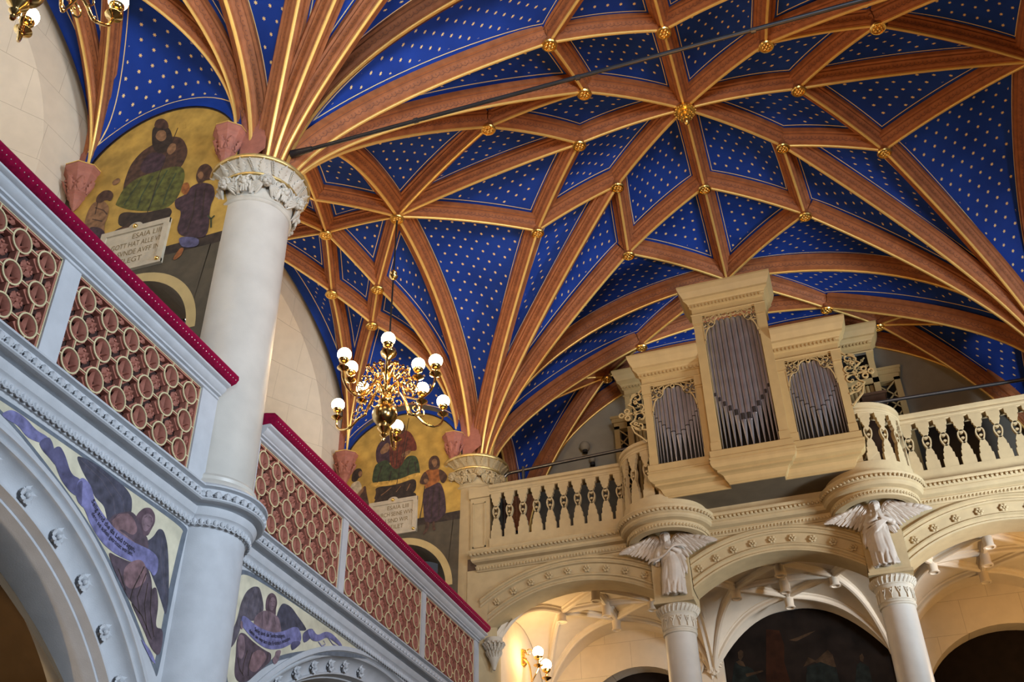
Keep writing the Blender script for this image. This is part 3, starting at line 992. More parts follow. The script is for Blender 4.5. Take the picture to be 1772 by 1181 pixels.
def leafbit(mb, c, out, along, s=.045):
    """small three-lobed curled leaf applied to a moulding"""
    c = Vector(c); o = Vector(out); a = Vector(along); z = Vector((0, 0, 1))
    P = []
    for i in range(7):
        t = i / 6
        half = s * (.35, .95, .7, 1.0, .65, .55, .1)[i]
        zz = -s * 1.15 + 1.9 * s * t
        lift = .018 + .02 * math.sin(PI * t) + .012 * (1 - t)
        P.append([tuple(c + a * (q * half) + z * zz + o * (lift - .018 * abs(q) ** 2 + .006 * (abs(q) == .5))) for q in (-1, -.5, 0, .5, 1)])
    mb.grid(P)


def egg(mb, c, out, along, s=.022):
    c = Vector(c); o = Vector(out); a = Vector(along)
    mb.ball(tuple(c + o * .004), s, nu=8, nv=6, sc=(.8, .8, 1.15))
    pts = [tuple(c + a * (s * 1.25 * math.cos(t)) + Vector((0, 0, 1)) * (s * 1.2 * math.sin(t)) + o * .012) for t in np.linspace(PI, 2 * PI, 6)]
    mb.tube(pts, s * .2, 4, caps=False)


for si, (y0, y1) in enumerate(SEG):
    mb = MB(); run_profile(corn_prof, y0, y1 + (.1 if si == 0 else 0), mb)
    cor = mb.build('trim_%d' % (si + 1), 'stone_grey', smooth=True, angle=25)
    struct(cor, ('carved grey cornice below the %s length of the side gallery' % ('near', 'far')[si]))
    lf = MB(); eg = MB()
    yy = y0 + .05
    while yy < y1 + (.06 if si == 0 else 0):
        if si == 0 or yy < 14.2: leafbit(lf, (XW + .13, yy, ZMAP(5.692)), (1, 0, 0), (0, 1, 0), .040)
        yy += .092
    yy = y0 + .03
    while yy < y1 + .04:
        egg(eg, (XW + .04, yy, ZMAP(5.447)), (1, 0, 0), (0, 1, 0), .026); yy += .064
    lf.build('leaf_moulding', 'stone_grey', cor); eg.build('egg_moulding', 'stone_grey', cor)
# half-round turn of the cornice around column A
prof = [(p[0] - XW + .385, p[1]) for p in corn_prof]
mb = MB(); mb.lathe(prof, (XC, YA, 0), 64)
cor = mb.build('trim_3', 'stone_grey', angle=25); struct(cor, 'carved grey cornice ring wrapped around the near column')
lf = MB(); eg = MB()
for i in range(40):
    a = 2 * PI * i / 40; d = (math.cos(a), math.sin(a), 0); t = (-math.sin(a), math.cos(a), 0)
    leafbit(lf, (XC + .515 * d[0], YA + .515 * d[1], ZMAP(5.692)), d, t, .040)
for i in range(44):
    a = 2 * PI * i / 44; d = (math.cos(a), math.sin(a), 0); t = (-math.sin(a), math.cos(a), 0)
    egg(eg, (XC + .425 * d[0], YA + .425 * d[1], ZMAP(5.447)), d, t, .028)
lf.build('leaf_moulding', 'stone_grey', cor); eg.build('egg_moulding', 'stone_grey', cor)

# parapets
posts = [[(4.86, 5.06), (6.83, SEG[0][1])], [(SEG[1][0], 7.90), (9.80, 9.93), (12.18, 12.30), (14.20, SEG[1][1])]]
panels = [[(2.95, 4.86, 7), (5.06, 6.83, 6)], [(7.90, 9.80, 7), (9.93, 12.18, 8), (12.30, 14.20, 7)]]
ZP0, ZP1 = 5.985, 6.865


def panel(y0, y1, ncol, parent):
    W = y1 - y0; Hh = ZP1 - ZP0
    dy, dz = W / ncol, Hh / 3
    x0 = XP - .085
    fn = lambda a, b, d: (x0 + d, a, b)
    tc_, gl = MB(), MB()
    R = min(dy, dz) * .365
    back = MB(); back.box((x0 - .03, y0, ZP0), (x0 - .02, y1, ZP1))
    for (a0, a1, b0, b1) in ((y0, y0 + .022, ZP0, ZP1), (y1 - .022, y1, ZP0, ZP1), (y0, y1, ZP0, ZP0 + .022), (y0, y1, ZP1 - .022, ZP1)):
        tc_.box((x0 - .02, a0, b0), (x0 + .058, a1, b1))
    gw = .007
    for (a0, a1, b0, b1) in ((y0, y0 + gw, ZP0, ZP1), (y1 - gw, y1, ZP0, ZP1), (y0, y1, ZP0, ZP0 + gw), (y0, y1, ZP1 - gw, ZP1)):
        gl.box((x0 + .058, a0, b0), (x0 + .064, a1, b1))
    for i in range(ncol):
        for j in range(3):
            cy_, cz_ = y0 + (i + .5) * dy, ZP0 + (j + .5) * dz
            n = 24
            ring = lambda r, d: [fn(cy_ + r * math.cos(2 * PI * k / n), cz_ + r * math.sin(2 * PI * k / n), d) for k in range(n)]
            tc_.grid([ring(R, -.01), ring(R, .060), ring(R - .010, .063), ring(R - .020, .045), ring(R - .028, .0), ring(R - .028, -.01)], close_v=True)
            gl.grid([ring(R + .001, .058), ring(R + .001, .066), ring(R - .012, .067), ring(R - .013, .060)], close_v=True)
            # links between rings, as moulded bars with gilt edge
            for k in range(4):
                a = k * PI / 2
                L = (dy if k % 2 == 0 else dz) / 2
                p = (cy_ + math.cos(a) * (R - .002), cz_ + math.sin(a) * (R - .002)); q = (cy_ + math.cos(a) * L, cz_ + math.sin(a) * L)
                tc_.strip([p, q], .030, fn, -.01, .056); gl.strip([p, q], .010, fn, .056, .065)
            # chamfered octagonal frame pieces round the interstices
            for k in range(4):
                a = PI / 4 + k * PI / 2
                c8 = (cy_ + math.cos(a) * R * .97, cz_ + math.sin(a) * R * .97)
                tc_.strip([(c8[0] - .055 * math.sin(a), c8[1] + .055 * math.cos(a)), (c8[0] + .055 * math.sin(a), c8[1] - .055 * math.cos(a))], .024, fn, -.01, .040)
            # lily leaf in the ring, modelled in relief
            for s_, lean, ln, wd in ((0, 0, .150, .046), (1, .80, .115, .038), (-1, -.80, .115, .038)):
                rows = []
                for q in range(7):
                    t = q / 6
                    ang = lean * (.4 + .8 * t)
                    yy = cy_ + math.sin(ang) * ln * t; zz = cz_ - .066 + math.cos(ang * .9) * ln * t
                    hw = wd * math.sin(PI * (.1 + .85 * t)) * .5
                    rows.append([fn(yy - hw, zz, .018), fn(yy - hw * .4, zz, .040), fn(yy, zz, .050), fn(yy + hw * .4, zz, .040), fn(yy + hw, zz, .018)])
                tc_.grid(rows)
            for s_ in (-1, 1):
                tc_.tube([fn(cy_ + s_ * (.022 + .014 * math.cos(t)), cz_ - .070 + .014 * math.sin(t), .04) for t in np.linspace(0, 5, 9)], .007, 5)
            tc_.ball(fn(cy_, cz_ - .062, .04), .014, nu=7, nv=5)
    # foliage crosses in the interstices
    for i in range(ncol + 1):
        for j in range(4):
            cy_, cz_ = y0 + i * dy, ZP0 + j * dz
            tc_.ball(fn(cy_ if 0 < i < ncol else (cy_ + (.02 if i == 0 else -.02)), cz_ if 0 < j < 3 else cz_ + (.02 if j == 0 else -.02), .03), .016, nu=7, nv=5)
            for k in range(4):
                a = PI / 4 + k * PI / 2
                if (i == 0 and math.cos(a) < 0) or (i == ncol and math.cos(a) > 0) or (j == 0 and math.sin(a) < 0) or (j == 3 and math.sin(a) > 0): continue
                rows = []
                for q in range(5):
                    t = q / 4
                    rr = .012 + .055 * t; hw = (.008, .02, .028, .022, .004)[q]
                    yy, zz = cy_ + rr * math.cos(a), cz_ + rr * math.sin(a)
                    rows.append([fn(yy - hw * math.sin(a), zz + hw * math.cos(a), .018), fn(yy, zz, .044), fn(yy + hw * math.sin(a), zz - hw * math.cos(a), .018)])
                tc_.grid(rows)
                for s_ in (-1, 1):
                    b = a + s_ * .62
                    tc_.ball(fn(cy_ + .056 * math.cos(b), cz_ + .056 * math.sin(b), .026), .012, nu=6, nv=4)
    p = tc_.build('terracotta_panel', 'terracotta', parent, angle=35)
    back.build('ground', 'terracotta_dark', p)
    gl.build('gilt_rims', 'gilt_line', p)


rail_prof = [(XP - .30, 6.86), (XP + .0, 6.865), (XP + .012, 6.87), (XP + .012, 6.886), (XP + .002, 6.89), (XP + .002, 6.90), (XP + .03, 6.905), (XP + .034, 6.92), (XP + .045, 6.925), (XP + .07, 6.945), (XP + .08, 6.96), (XP + .075, 6.972), (XP + .082, 6.98), (XP + .105, 6.985), (XP + .12, 6.995), (XP + .12, 7.012), (XP + .105, 7.018), (XP - .30, 7.018)]
for si, (y0, y1) in enumerate(SEG):
    nm = ('near', 'far')[si]
    par = thing('gallery_parapet', ('grey stone parapet in the near left foreground with pierced terracotta ring panels', 'grey stone parapet beyond the near column with three terracotta ring panels')[si], 'parapet', (XP, (y0 + y1) / 2, 5.8), 'parapets of the side gallery')
    mb = MB(); mb.box((XP - .30, y0, 5.93), (XP + .02, y1, 5.96)); mb.box((XP - .30, y0, 5.96), (XP, y1, ZP0)); mb.build('plinth', 'stone_grey', par)
    for a, b in posts[si]:
        mb = MB(); mb.box((XP - .28, a, ZP0 - .01), (XP, b, 6.864)); mb.build('post', 'stone_grey', par)
    for a, b, nc in panels[si]: panel(a, b, nc, par)
    mb = MB(); run_profile(rail_prof, y0, y1 + (.0 if si == 0 else .02), mb); mb.build('handrail', 'stone_grey', par, angle=25)
    cu = thing('velvet_cushion', ('crimson velvet rail cushion with pale studs on the near parapet', 'crimson velvet rail cushion on the parapet beyond the near column')[si], 'rail cushion', (XP, (y0 + y1) / 2, 6.9), 'velvet cushions on the side gallery rail')
    cp = [(XP - .25, 7.02), (XP + .115, 7.02), (XP + .155, 7.035), (XP + .18, 7.07), (XP + .175, 7.11), (XP + .135, 7.15), (XP + .03, 7.172), (XP - .12, 7.172), (XP - .22, 7.14), (XP - .25, 7.06)]
    ya, yb = (y0, y1 + .03) if si == 0 else (y0 + .02, y1 - .02)
    mb = MB(); run_profile(cp, ya, yb, mb); c_ = mb.build('cushion', 'velvet', cu, angle=60)
    st = MB(); yy = ya + .03
    while yy < yb - .02:
        st.ball((XP + .170, yy, 7.052), .0048, nu=6, nv=4); yy += .047
    st.build('studs', 'stud', cu)['kind'] = 'stuff'
# ---------------------------------------------------------------- lower arcade wall of the side gallery
def arch_pts(cy, cz, r, n=40, a0=0, a1=PI):
    return [(cy + r * math.cos(a0 + (a1 - a0) * i / n), cz + r * math.sin(a0 + (a1 - a0) * i / n)) for i in range(n + 1)]


# arch curves in the wall plane (y, z): near arch and far arch
NEAR = dict(c=(4.45, 2.28), ro=3.09, ri=2.745)
FAR = dict(c=(11.25, 1.35), ro=4.28, ri=3.935)


def arcade_wall(name, cy, cz, r, y0, y1, label):
    n = 60
    a = np.linspace(0.02, PI - .02, n + 1)
    top, bot = [], []
    for t in a:
        y = cy + r * math.cos(t); z = cz + r * math.sin(t)
        if y < y0 or y > y1: continue
        top.append((y, 5.60)); bot.append((y, z))
    mb = MB()
    mb.grid([[(XW, y, z) for y, z in top], [(XW, y, z) for y, z in bot]])
    mb.grid([[(XW - .55, y, z) for y, z in top], [(XW - .55, y, z) for y, z in bot]])
    ends = ((y1, top[0][0]), (y0, top[-1][0]))
    for ye, yi in ends:
        if abs(ye - yi) > .01: mb.box((XW - .55, min(ye, yi), 0), (XW, max(ye, yi), 5.60))
    struct(mb.build(name, 'stone_grey', smooth=False), label)


def arch_band(name, A, y0, y1, label, ros):
    """moulded archivolt swept round the arch"""
    cy, cz = A['c']; ro, ri = A['ro'], A['ri']; w = ro - ri
    prof = [(ro - a, XW + b) for a, b in [(-.005, -.02), (0, .015), (.025, .028), (.05, .028), (.06, .0), (.075, -.018), (.09, -.002), (.105, -.010), (.115, -.050), (.13, -.085), (.17, -.120), (.22, -.140), (.255, -.140), (.262, -.115), (.28, -.115), (.29, -.155), (.30, -.19), (.315, -.195), (.325, -.23), (.335, -.27), (.345, -.30), (.345, -.60)]]
    pts = []
    for t in np.linspace(0.0, PI, 90):
        y = cy + (ro + ri) / 2 * math.cos(t)
        if y < y0 - .05 or y > y1 + .3: continue
        pts.append(t)
    mb = MB(); mb.grid([[(x, cy + r * math.cos(t), cz + r * math.sin(t)) for r, x in prof] for t in pts])
    band = struct(mb.build(name, 'stone_grey', angle=30), label)
    rm = ro - .195
    for t in ros:
        c = Vector((XW - .125, cy + rm * math.cos(t), cz + rm * math.sin(t)))
        rad = Vector((0, math.cos(t), math.sin(t))); tan = Vector((0, -math.sin(t), math.cos(t)))
        m2 = MB()
        for k in range(5):
            a = 2 * PI * k / 5 + .3
            d = rad * math.cos(a) + tan * math.sin(a); e = -rad * math.sin(a) + tan * math.cos(a)
            rows = []
            for q in range(5):
                tt = q / 4
                hw = (.012, .028, .036, .03, .006)[q]
                h = (.0, .03, .04, .035, .05)[q]
                p = c + d * (.012 + .062 * tt) + Vector((1, 0, 0)) * (h + .01)
                rows.append([tuple(p - e * hw - Vector((.015, 0, 0))), tuple(p), tuple(p + e * hw - Vector((.015, 0, 0)))])
            m2.grid(rows)
            m2.tube([tuple(c + d * .01), tuple(c + d * .06 + Vector((.02, 0, 0)))], .012, 5)
        m2.ball(tuple(c + Vector((.04, 0, 0))), .022, nu=8, nv=6)
        m2.build('rosette', 'stone_grey', band)
    return band


arcade_wall('wall_left', NEAR['c'][0], NEAR['c'][1], NEAR['ro'] - .02, YN0, YA, 'grey spandrel wall with the near painted angel')
arcade_wall('wall_left', FAR['c'][0], FAR['c'][1], FAR['ro'] - .02, YA, YB, 'grey spandrel wall with the far painted angel')
tr = lambda A, y, z: math.atan2(z - A['c'][1], y - A['c'][0])
arch_band('trim_4', NEAR, YN0, YA, 'moulded near arch of the lower arcade with stone rosettes', [tr(NEAR, y, z) for y, z in ((4.50, 5.16), (4.897, 5.072), (5.26, 4.93), (5.622, 4.75), (5.974, 4.55), (6.304, 4.30), (6.598, 4.02))])
arch_band('trim_5', FAR, YA + .4, YB, 'moulded far arch of the lower arcade with stone rosettes', [tr(FAR, y, z) for y, z in ((9.05, 4.75), (9.40, 4.93), (9.76, 5.05), (10.13, 5.15), (10.46, 5.2), (10.85, 5.26))])
# vaulted passage under the side gallery
mb = MB()
for yc, hl in ((YA - HL + .1, HL - .2), (YA + HL, HL - .2)):
    G = []
    for i in range(25):
        u = -1 + 2 * i / 24; row = []
        for j in range(25):
            v = -1 + 2 * j / 24
            z = 5.45 - 1.9 * (1 - math.sqrt(max(0, 1 - (abs(u) ** 2) * .9))) * .9 - 1.1 * abs(v) ** 2.2 * (.35 + .65 * abs(u))
            row.append((XW - .5 - 1.05 + v * 1.1 + .05, yc + u * hl, z))
        G.append(row)
    mb.grid(G)
struct(mb.build('ceiling_passage', 'brown_plaster'), 'brown vault of the passage under the side gallery')
M_pass = None
mb = MB(); mb.box((XWALL - .1, 0, 0), (XWALL, 15, 5.5)); struct(mb.build('wall_passage', 'plaster'), 'outer wall of the passage')
for yy in (YA, YB, YA - 2 * HL):
    mb = MB(); mb.box((XWALL, yy - .3, 0), (XW - .5, yy + .3, 4.3)); struct(mb.build('wall_passage_pier', 'plaster'))
mb = MB()
for (a, b) in (((XW - .45, 7.15, 2.2), (XWALL + .1, 4.1, 4.2)), ((XW - .45, 7.15, 2.3), (XW - 1.3, 3.6, 5.35)), ((XWALL + .15, 7.1, 2.2), (XW - 1.3, 3.6, 5.35))):
    a, b = np.array(a), np.array(b)
    P = [a + (b - a) * t + np.array([0, 0, 1]) * .75 * (abs(b[2] - a[2])) * math.sin(PI * t) * .35 for t in np.linspace(0, 1, 16)]
    mb.tube([tuple(p) for p in P], .07, 8)
struct(mb.build('trim_6', 'brown_plaster'), 'ribs of the passage vault')
l = bpy.data.lights.new('passage_lamp', 'POINT'); l.energy = 95; l.color = (1, .62, .25); l.shadow_soft_size = .12
lo = bpy.data.objects.new('passage_lamp', l); lo.location = (-6.9, 4.9, 2.0); C.objects.link(lo)
# ---------------------------------------------------------------- organ gallery front
YG = 14.30
GX = (-2.19, 0.765)         # axes of the two free columns
RB = 0.56                   # radius of the round bastions above them
XG0, XG1 = -5.02, 3.72
FX = lambda a, b, d: (a, YG - d, b)
# wall with three segmental arches
GA = [(-3.66, 5.30, 2.66, 2.30, -5.02, -2.47), (-0.72, 5.62, 2.36, 2.00, -1.91, 0.485), (2.30, 5.46, 2.50, 2.14, 1.045, 3.72)]


def seg_top(A, x, r):
    cx, cz = A[0], A[1]
    return cz + math.sqrt(max(0, r * r - (x - cx) ** 2))


mb = MB()
xs = sorted(set(list(np.linspace(XG0 - .35, XG1 + .3, 150)) + [A[4] for A in GA] + [A[5] for A in GA]))
top, bot = [], []
for x in xs:
    z = 7.05
    for A in GA:
        if A[4] <= x <= A[5]: z = seg_top(A, x, A[2] - .03)
    top.append((x, 8.00)); bot.append((x, z))
mb.grid([[(x, YG, z) for x, z in top], [(x, YG, z) for x, z in bot]])
struct(mb.build('wall_organ_gallery', 'stone_tan', smooth=False), 'tan stone front wall of the organ gallery above its arches')
mb = MB(); mb.box((XG0 - .35, YG + .01, 8.0), (XG1 + .3, YBW, 8.2)); struct(mb.build('floor_gallery', 'wood_dark'), 'floor of the organ gallery')


def flower(c, out, s=.06, k=6):
    """small stone rosette facing -y"""
    m2 = MB(); c = Vector(c)
    for i in range(k):
        a = 2 * PI * i / k
        p = c + Vector((math.cos(a) * s * .62, 0, math.sin(a) * s * .62))
        m2.ball(tuple(p + Vector((0, -.012, 0))), s * .36, nu=8, nv=6, sc=(1, .6, 1))
    m2.ball(tuple(c + Vector((0, -.02, 0))), s * .26, nu=8, nv=6)
    return m2


for ai, A in enumerate(GA):
    cx, cz, ro, ri, xa, xb = A
    prof = [(ro + .02, -.02), (ro + .02, .025), (ro - .005, .045), (ro - .03, .045), (ro - .04, .02), (ro - .06, .015), (ro - .075, .03), (ro - .095, .02), (ro - .105, -.01), (ri + .125, -.03), (ri + .105, -.005), (ri + .085, -.005), (ri + .07, -.03), (ri + .045, -.04), (ri + .03, -.02), (ri + .008, -.03), (ri - .0, -.07), (ri, -.45)]
    def sweep(ya, extra):
        P = []
        n = 50
        for i in range(n + 1):
            row = []
            for r, d in prof:
                # clip each circle to the opening between piers
                a_l = math.acos(max(-1, min(1, (xa - .13 * (1 if ai == 0 and True else 0) - cx) / r))); a_r = math.acos(max(-1, min(1, (xb - cx) / r)))
                a = a_l + (a_r - a_l) * i / n
                row.append((cx + r * math.cos(a), YG - d, cz + r * math.sin(a)))
            P.append(row)
        return P
    mb = MB(); mb.grid(sweep(0, 0))
    tr_ = struct(mb.build('trim_%d' % (10 + ai), 'stone_tan', angle=30), 'moulded segmental arch under the organ gallery, %s' % ('left', 'middle', 'right')[ai])
    rm = (ro + ri) / 2 + .0
    al = math.acos(max(-1, (xa - cx) / rm)); ar = math.acos(min(1, (xb - cx) / rm))
    n = 9
    for i in range(n):
        a = al + (ar - al) * (i + .5) / n
        flower((cx + rm * math.cos(a), YG + .015, cz + rm * math.sin(a)), None).build('rosette', 'stone_tan', tr_)

# cornice with bastions, as one moulding path
corn = [(-.05, 7.95), (.02, 7.955), (.03, 7.97), (.045, 8.02), (.055, 8.035), (.03, 8.045), (.03, 8.065), (.10, 8.085), (.125, 8.11), (.13, 8.14), (.12, 8.15), (.14, 8.165), (.165, 8.23), (.175, 8.245), (.175, 8.262), (.13, 8.275), (-.05, 8.275)]


def gal_path(off, n=22):
    """plan line of the parapet front, offset outwards by off"""
    P = [(XG0 - .17 - off * .6, YG - off)]
    for gx in GX:
        R = RB + off
        yc = YG - .02
        s = (YG - off - yc)
        a0 = math.asin(max(-1, min(1, s / R)))
        for i in range(n + 1):
            a = (PI - a0) + (PI + 2 * a0) * i / n
            P.append((gx + R * math.cos(a), yc + R * math.sin(a)))
    P.append((XG1 + .1, YG - off))
    return P


rows = []
for d, z in corn: rows.append([(x, y, z) for x, y in gal_path(d)])
mb = MB(); mb.grid(rows)
mb.add([r[0] for r in rows], [tuple(range(len(rows)))])
oc = struct(mb.build('trim_13', 'stone_tan', angle=25), 'carved cornice of the organ gallery curving round two bastions')
cap_, egg_ = MB(), MB()


def along(path, step, start=0.0):
    out, acc, nxt = [], 0.0, start
    for (x0, y0), (x1, y1) in zip(path[:-1], path[1:]):
        L = math.hypot(x1 - x0, y1 - y0)
        while nxt <= acc + L:
            t = (nxt - acc) / L
            out.append(((x0 + (x1 - x0) * t, y0 + (y1 - y0) * t), ((x1 - x0) / L, (y1 - y0) / L)))
            nxt += step
        acc += L
    return out


for (p, t) in along(gal_path(.155), .062, .03):
    o_ = (t[1], -t[0], 0)
    leafbit(cap_, (p[0] - o_[0] * .012, p[1] - o_[1] * .012, 8.198), o_, (t[0], t[1], 0), .028)
for (p, t) in along(gal_path(.035), .05, .03):
    o_ = (t[1], -t[0], 0)
    egg(egg_, (p[0], p[1], 8.0), o_, (t[0], t[1], 0), .021)
cap_.build('leaf_moulding', 'stone_tan', oc); egg_.build('egg_moulding', 'stone_tan', oc)
# underside of the bastions
mb = MB()
for gx in GX:
    for d in (0,):
        mb.lathe([(RB - .045, 7.952), (RB - .10, 7.955), (RB - .12, 8.0), (RB - .13, 8.15), (0.0, 8.17)], (gx, YG - .02, 0), 30, a0=PI, a1=2 * PI)
struct(mb.build('trim_14', 'stone_tan', angle=30), 'undersides of the two round bastions')

# ---- flat-sawn balusters
ZB0, ZB1 = 8.47, 9.24


def baluster(mb, fn, u0, s=1.0):
    H = ZB1 - ZB0
    ow = [(.090, 0), (.090, .125), (.072, .135), (.072, .215), (.056, .225), (.056, .27), (.026, .345)]
    P = [(u0 - w * s, ZB0 + z) for w, z in ow] + [(u0 + w * s, ZB0 + z) for w, z in reversed(ow)]
    mb.prism(P, fn, 0, .055)
    # link-shaped ring
    ring = []
    for i in range(26):
        t = 2 * PI * i / 26
        zz = math.cos(t)
        w = .050 * math.sin(t) * (1 + .30 * zz)
        ring.append((u0 + w * s, ZB0 + .435 + .100 * zz))
    mb.strip(ring, .019 * s, fn, 0, .055, closed=True)
    for (dz, r) in ((.075, .028), (-.02, .022)):
        mb.prism([(u0 + r * s * math.cos(a), ZB0 + .435 + dz + r * .8 * math.sin(a)) for a in np.linspace(0, 2 * PI, 12, endpoint=False)], fn, 0, .055)
    mb.strip([(u0 - .035 * s, ZB0 + .415), (u0 + .035 * s, ZB0 + .415)], .012, fn, .01, .045)
    tw = [(.028, .53), (.028, .555), (.050, .585), (.050, .615), (.066, .625), (.066, .685), (.086, .70), (.086, H)]
    P = [(u0 - w * s, ZB0 + z) for w, z in tw] + [(u0 + w * s, ZB0 + z) for w, z in reversed(tw)]
    mb.prism(P, fn, 0, .055)
    return mb


yR = YG - .03
rail = [(.04, ZB1), (.05, 9.25), (.05, 9.275), (.06, 9.285), (.06, 9.31), (.035, 9.32), (.035, 9.34), (.065, 9.355), (.07, 9.40), (.06, 9.41), (-.16, 9.41), (-.16, ZB1)]
base = [(.075, 8.27), (.08, 8.28), (.08, 8.30), (.06, 8.32), (.06, ZB0), (-.04, ZB0), (-.04, 8.27)]


def pathline(kind):
    if kind == 0: return [(-4.985, YG), (GX[0] - RB * .985, YG)]
    if kind == 1: return [(GX[0] + RB * .985, YG), (GX[1] - RB * .985, YG)]
    if kind == 2: return [(GX[1] + RB * .985, YG), (XG1, YG)]


def straight(a, b, n, label, pier=None):
    root = thing('balustrade', label, 'balustrade', ((a + b) / 2, YG, 8.27), 'balustrade sections of the organ gallery')
    for nm, pr in (('top_rail', rail), ('base_rail', base)):
        mb = MB(); mb.grid([[(x, YG - d, z) for d, z in pr + [pr[0]]] for x in (a, b)]); mb.build(nm, 'stone_tan', root, angle=25)
    st = (b - a) / n
    for i in range(n):
        mb = baluster(MB(), FX, a + (i + .5) * st, st / .232)
        mb.build('baluster', 'stone_tan', root, smooth=False)
    if pier:
        mb = MB(); mb.box((pier - .33, YG - .02, 8.27), (pier, YG + .3, 9.22)); mb.box((pier - .35, YG - .05, 9.22), (pier + .0, YG + .3, 9.40))
        for (x0, x1, z0, z1) in ((-.29, -.27, 8.36, 9.14), (-.09, -.07, 8.36, 9.14), (-.29, -.07, 9.12, 9.14), (-.29, -.07, 8.36, 8.38)):
            mb.box((pier + x0, YG - .035, z0), (pier + x1, YG - .02, z1))
        mb.build('end_pier', 'stone_tan', root)
    return root


straight(-4.985, GX[0] - RB + .01, 10, 'straight pierced stone balustrade between the far column and the left bastion', pier=-4.985)
straight(GX[1] + RB - .01, XG1, 10, 'straight pierced pale balustrade running off the right edge of the picture')


def bastion(gx, label):
    root = thing('balustrade', label, 'balustrade', (gx, YG - .3, 8.27), 'balustrade sections of the organ gallery')
    yc = YG - .02
    for nm, pr in (('top_rail', rail), ('base_rail', base)):
        mb = MB(); mb.lathe([(RB + d, z) for d, z in pr + [pr[0]]], (gx, yc, 0), 40, a0=PI - .02, a1=2 * PI + .02); mb.build(nm, 'stone_tan', root, angle=25)
    n = 8
    for i in range(n):
        a = PI + PI * (i + .5) / n
        def fn(u, z, d, a=a):
            aa = a + u / RB
            return (gx + (RB - .005 + d) * math.cos(aa), yc + (RB - .005 + d) * math.sin(aa), z)
        baluster(MB(), fn, 0.0, .9).build('baluster', 'stone_tan', root, smooth=False)
    return root


bastion(GX[0], 'round balustrade bastion on the left free column, beside the left organ tower')
bastion(GX[1], 'round balustrade bastion on the right free column, strongly lit beside the organ')
# steel safety rail behind the balustrade
for k, (x0, x1, lab) in enumerate(((-4.95, GX[0] - .2, 'dark steel safety rail behind the left balustrade'), (1.0, XG1 + .2, 'dark steel safety rail behind the right balustrade'))):
    root = thing('safety_rail', lab, 'safety rail', (x0, 14.9, 8.2))
    z0, z1 = (9.93, 10.02) if k == 0 else (10.06, 10.0)
    mb = MB()
    path = ([(x0, 14.9, 8.2), (x0, 14.9, z0 - .12)] + [(x0 + .12 - .12 * math.cos(t), 14.9, z0 - .12 + .12 * math.sin(t)) for t in np.linspace(0, PI / 2, 6)] if k == 0 else [(x0, 14.9, z0)])
    path += [(x1, 14.9, z1)]
    mb.tube(path, .028, 10); mb.build('tube', 'steel', root)
    for xp in ((x0 + .35,) if k == 0 else (x1 - .35,)):
        mb = MB(); mb.tube([(xp, 14.9, 8.2), (xp, 14.9, z1 - .02)], .028, 10); mb.build('post', 'steel', root)


# ---- free columns with pier blocks, angels
def free_column(gx, label):
    y = YG + .12
    root = thing('column', label, 'column', (gx, y, 0))
    mb = MB(); mb.lathe([(.27, 0), (.25, .3), (.245, 3.5), (.222, 6.62)], (gx, y, 0), 48); mb.build('shaft', 'stone_shaft', root)
    mb = MB()
    mb.lathe([(.222, 6.60), (.24, 6.61), (.243, 6.63), (.228, 6.645), (.232, 6.66), (.245, 6.67), (.23, 6.68), (.235, 6.84), (.25, 6.86), (.26, 6.875), (.25, 6.885), (.265, 6.90), (.295, 6.945), (.305, 6.97), (.29, 7.0), (.25, 7.02)], (gx, y, 0), 48)
    for i in range(14):
        a = 2 * PI * i / 14
        f = lambda u, v, d: (gx + (.234 + d) * math.cos(u), y + (.234 + d) * math.sin(u), 6.69 + v)
        mb.tube([f(a - .13, .145, .006), f(a - .07, .09, .008), f(a, .05, .008), f(a, .0, .008)], .008, 5)
        mb.tube([f(a + .13, .145, .006), f(a + .07, .09, .008), f(a, .05, .008)], .008, 5)
        mb.ball(f(a, .12, .006), .018, nu=6, nv=5)
    for i in range(30):
        a = 2 * PI * i / 30
        mb.tube([(gx + .262 * math.cos(a), y + .262 * math.sin(a), 6.90), (gx + .298 * math.cos(a + .05), y + .298 * math.sin(a + .05), 6.945), (gx + .302 * math.cos(a + .1), y + .302 * math.sin(a + .1), 6.985)], .014, 5)
    mb.build('capital', 'stone_cap2', root)
    mb = MB()
    h = .27
    mb.add([(gx - h - .02, y - h - .02, 7.01), (gx + h + .02, y - h - .02, 7.01), (gx + h + .02, y + h, 7.01), (gx - h - .02, y + h, 7.01),
            (gx - h - .02, y - h - .02, 7.05), (gx + h + .02, y - h - .02, 7.05), (gx + h + .02, y + h, 7.05), (gx - h - .02, y + h, 7.05)],
           [(0, 1, 2, 3), (4, 7, 6, 5), (0, 4, 5, 1), (1, 5, 6, 2), (2, 6, 7, 3), (3, 7, 4, 0)])
    mb.box((gx - h, y - h, 7.05), (gx + h, y + h + .15, 8.16))
    mb.build('pier_block', 'stone_tan', root)
    return root


M['stone_cap2'] = mat('pale_capital_stone', (0.55, 0.50, 0.40), 0.7, noise=0.1, bump=0.2, bscale=60)
free_column(GX[0], 'slender round column under the left bastion, with the angel holding a thin ribbon above it')
free_column(GX[1], 'slender round column under the right bastion, lit white on its right side')

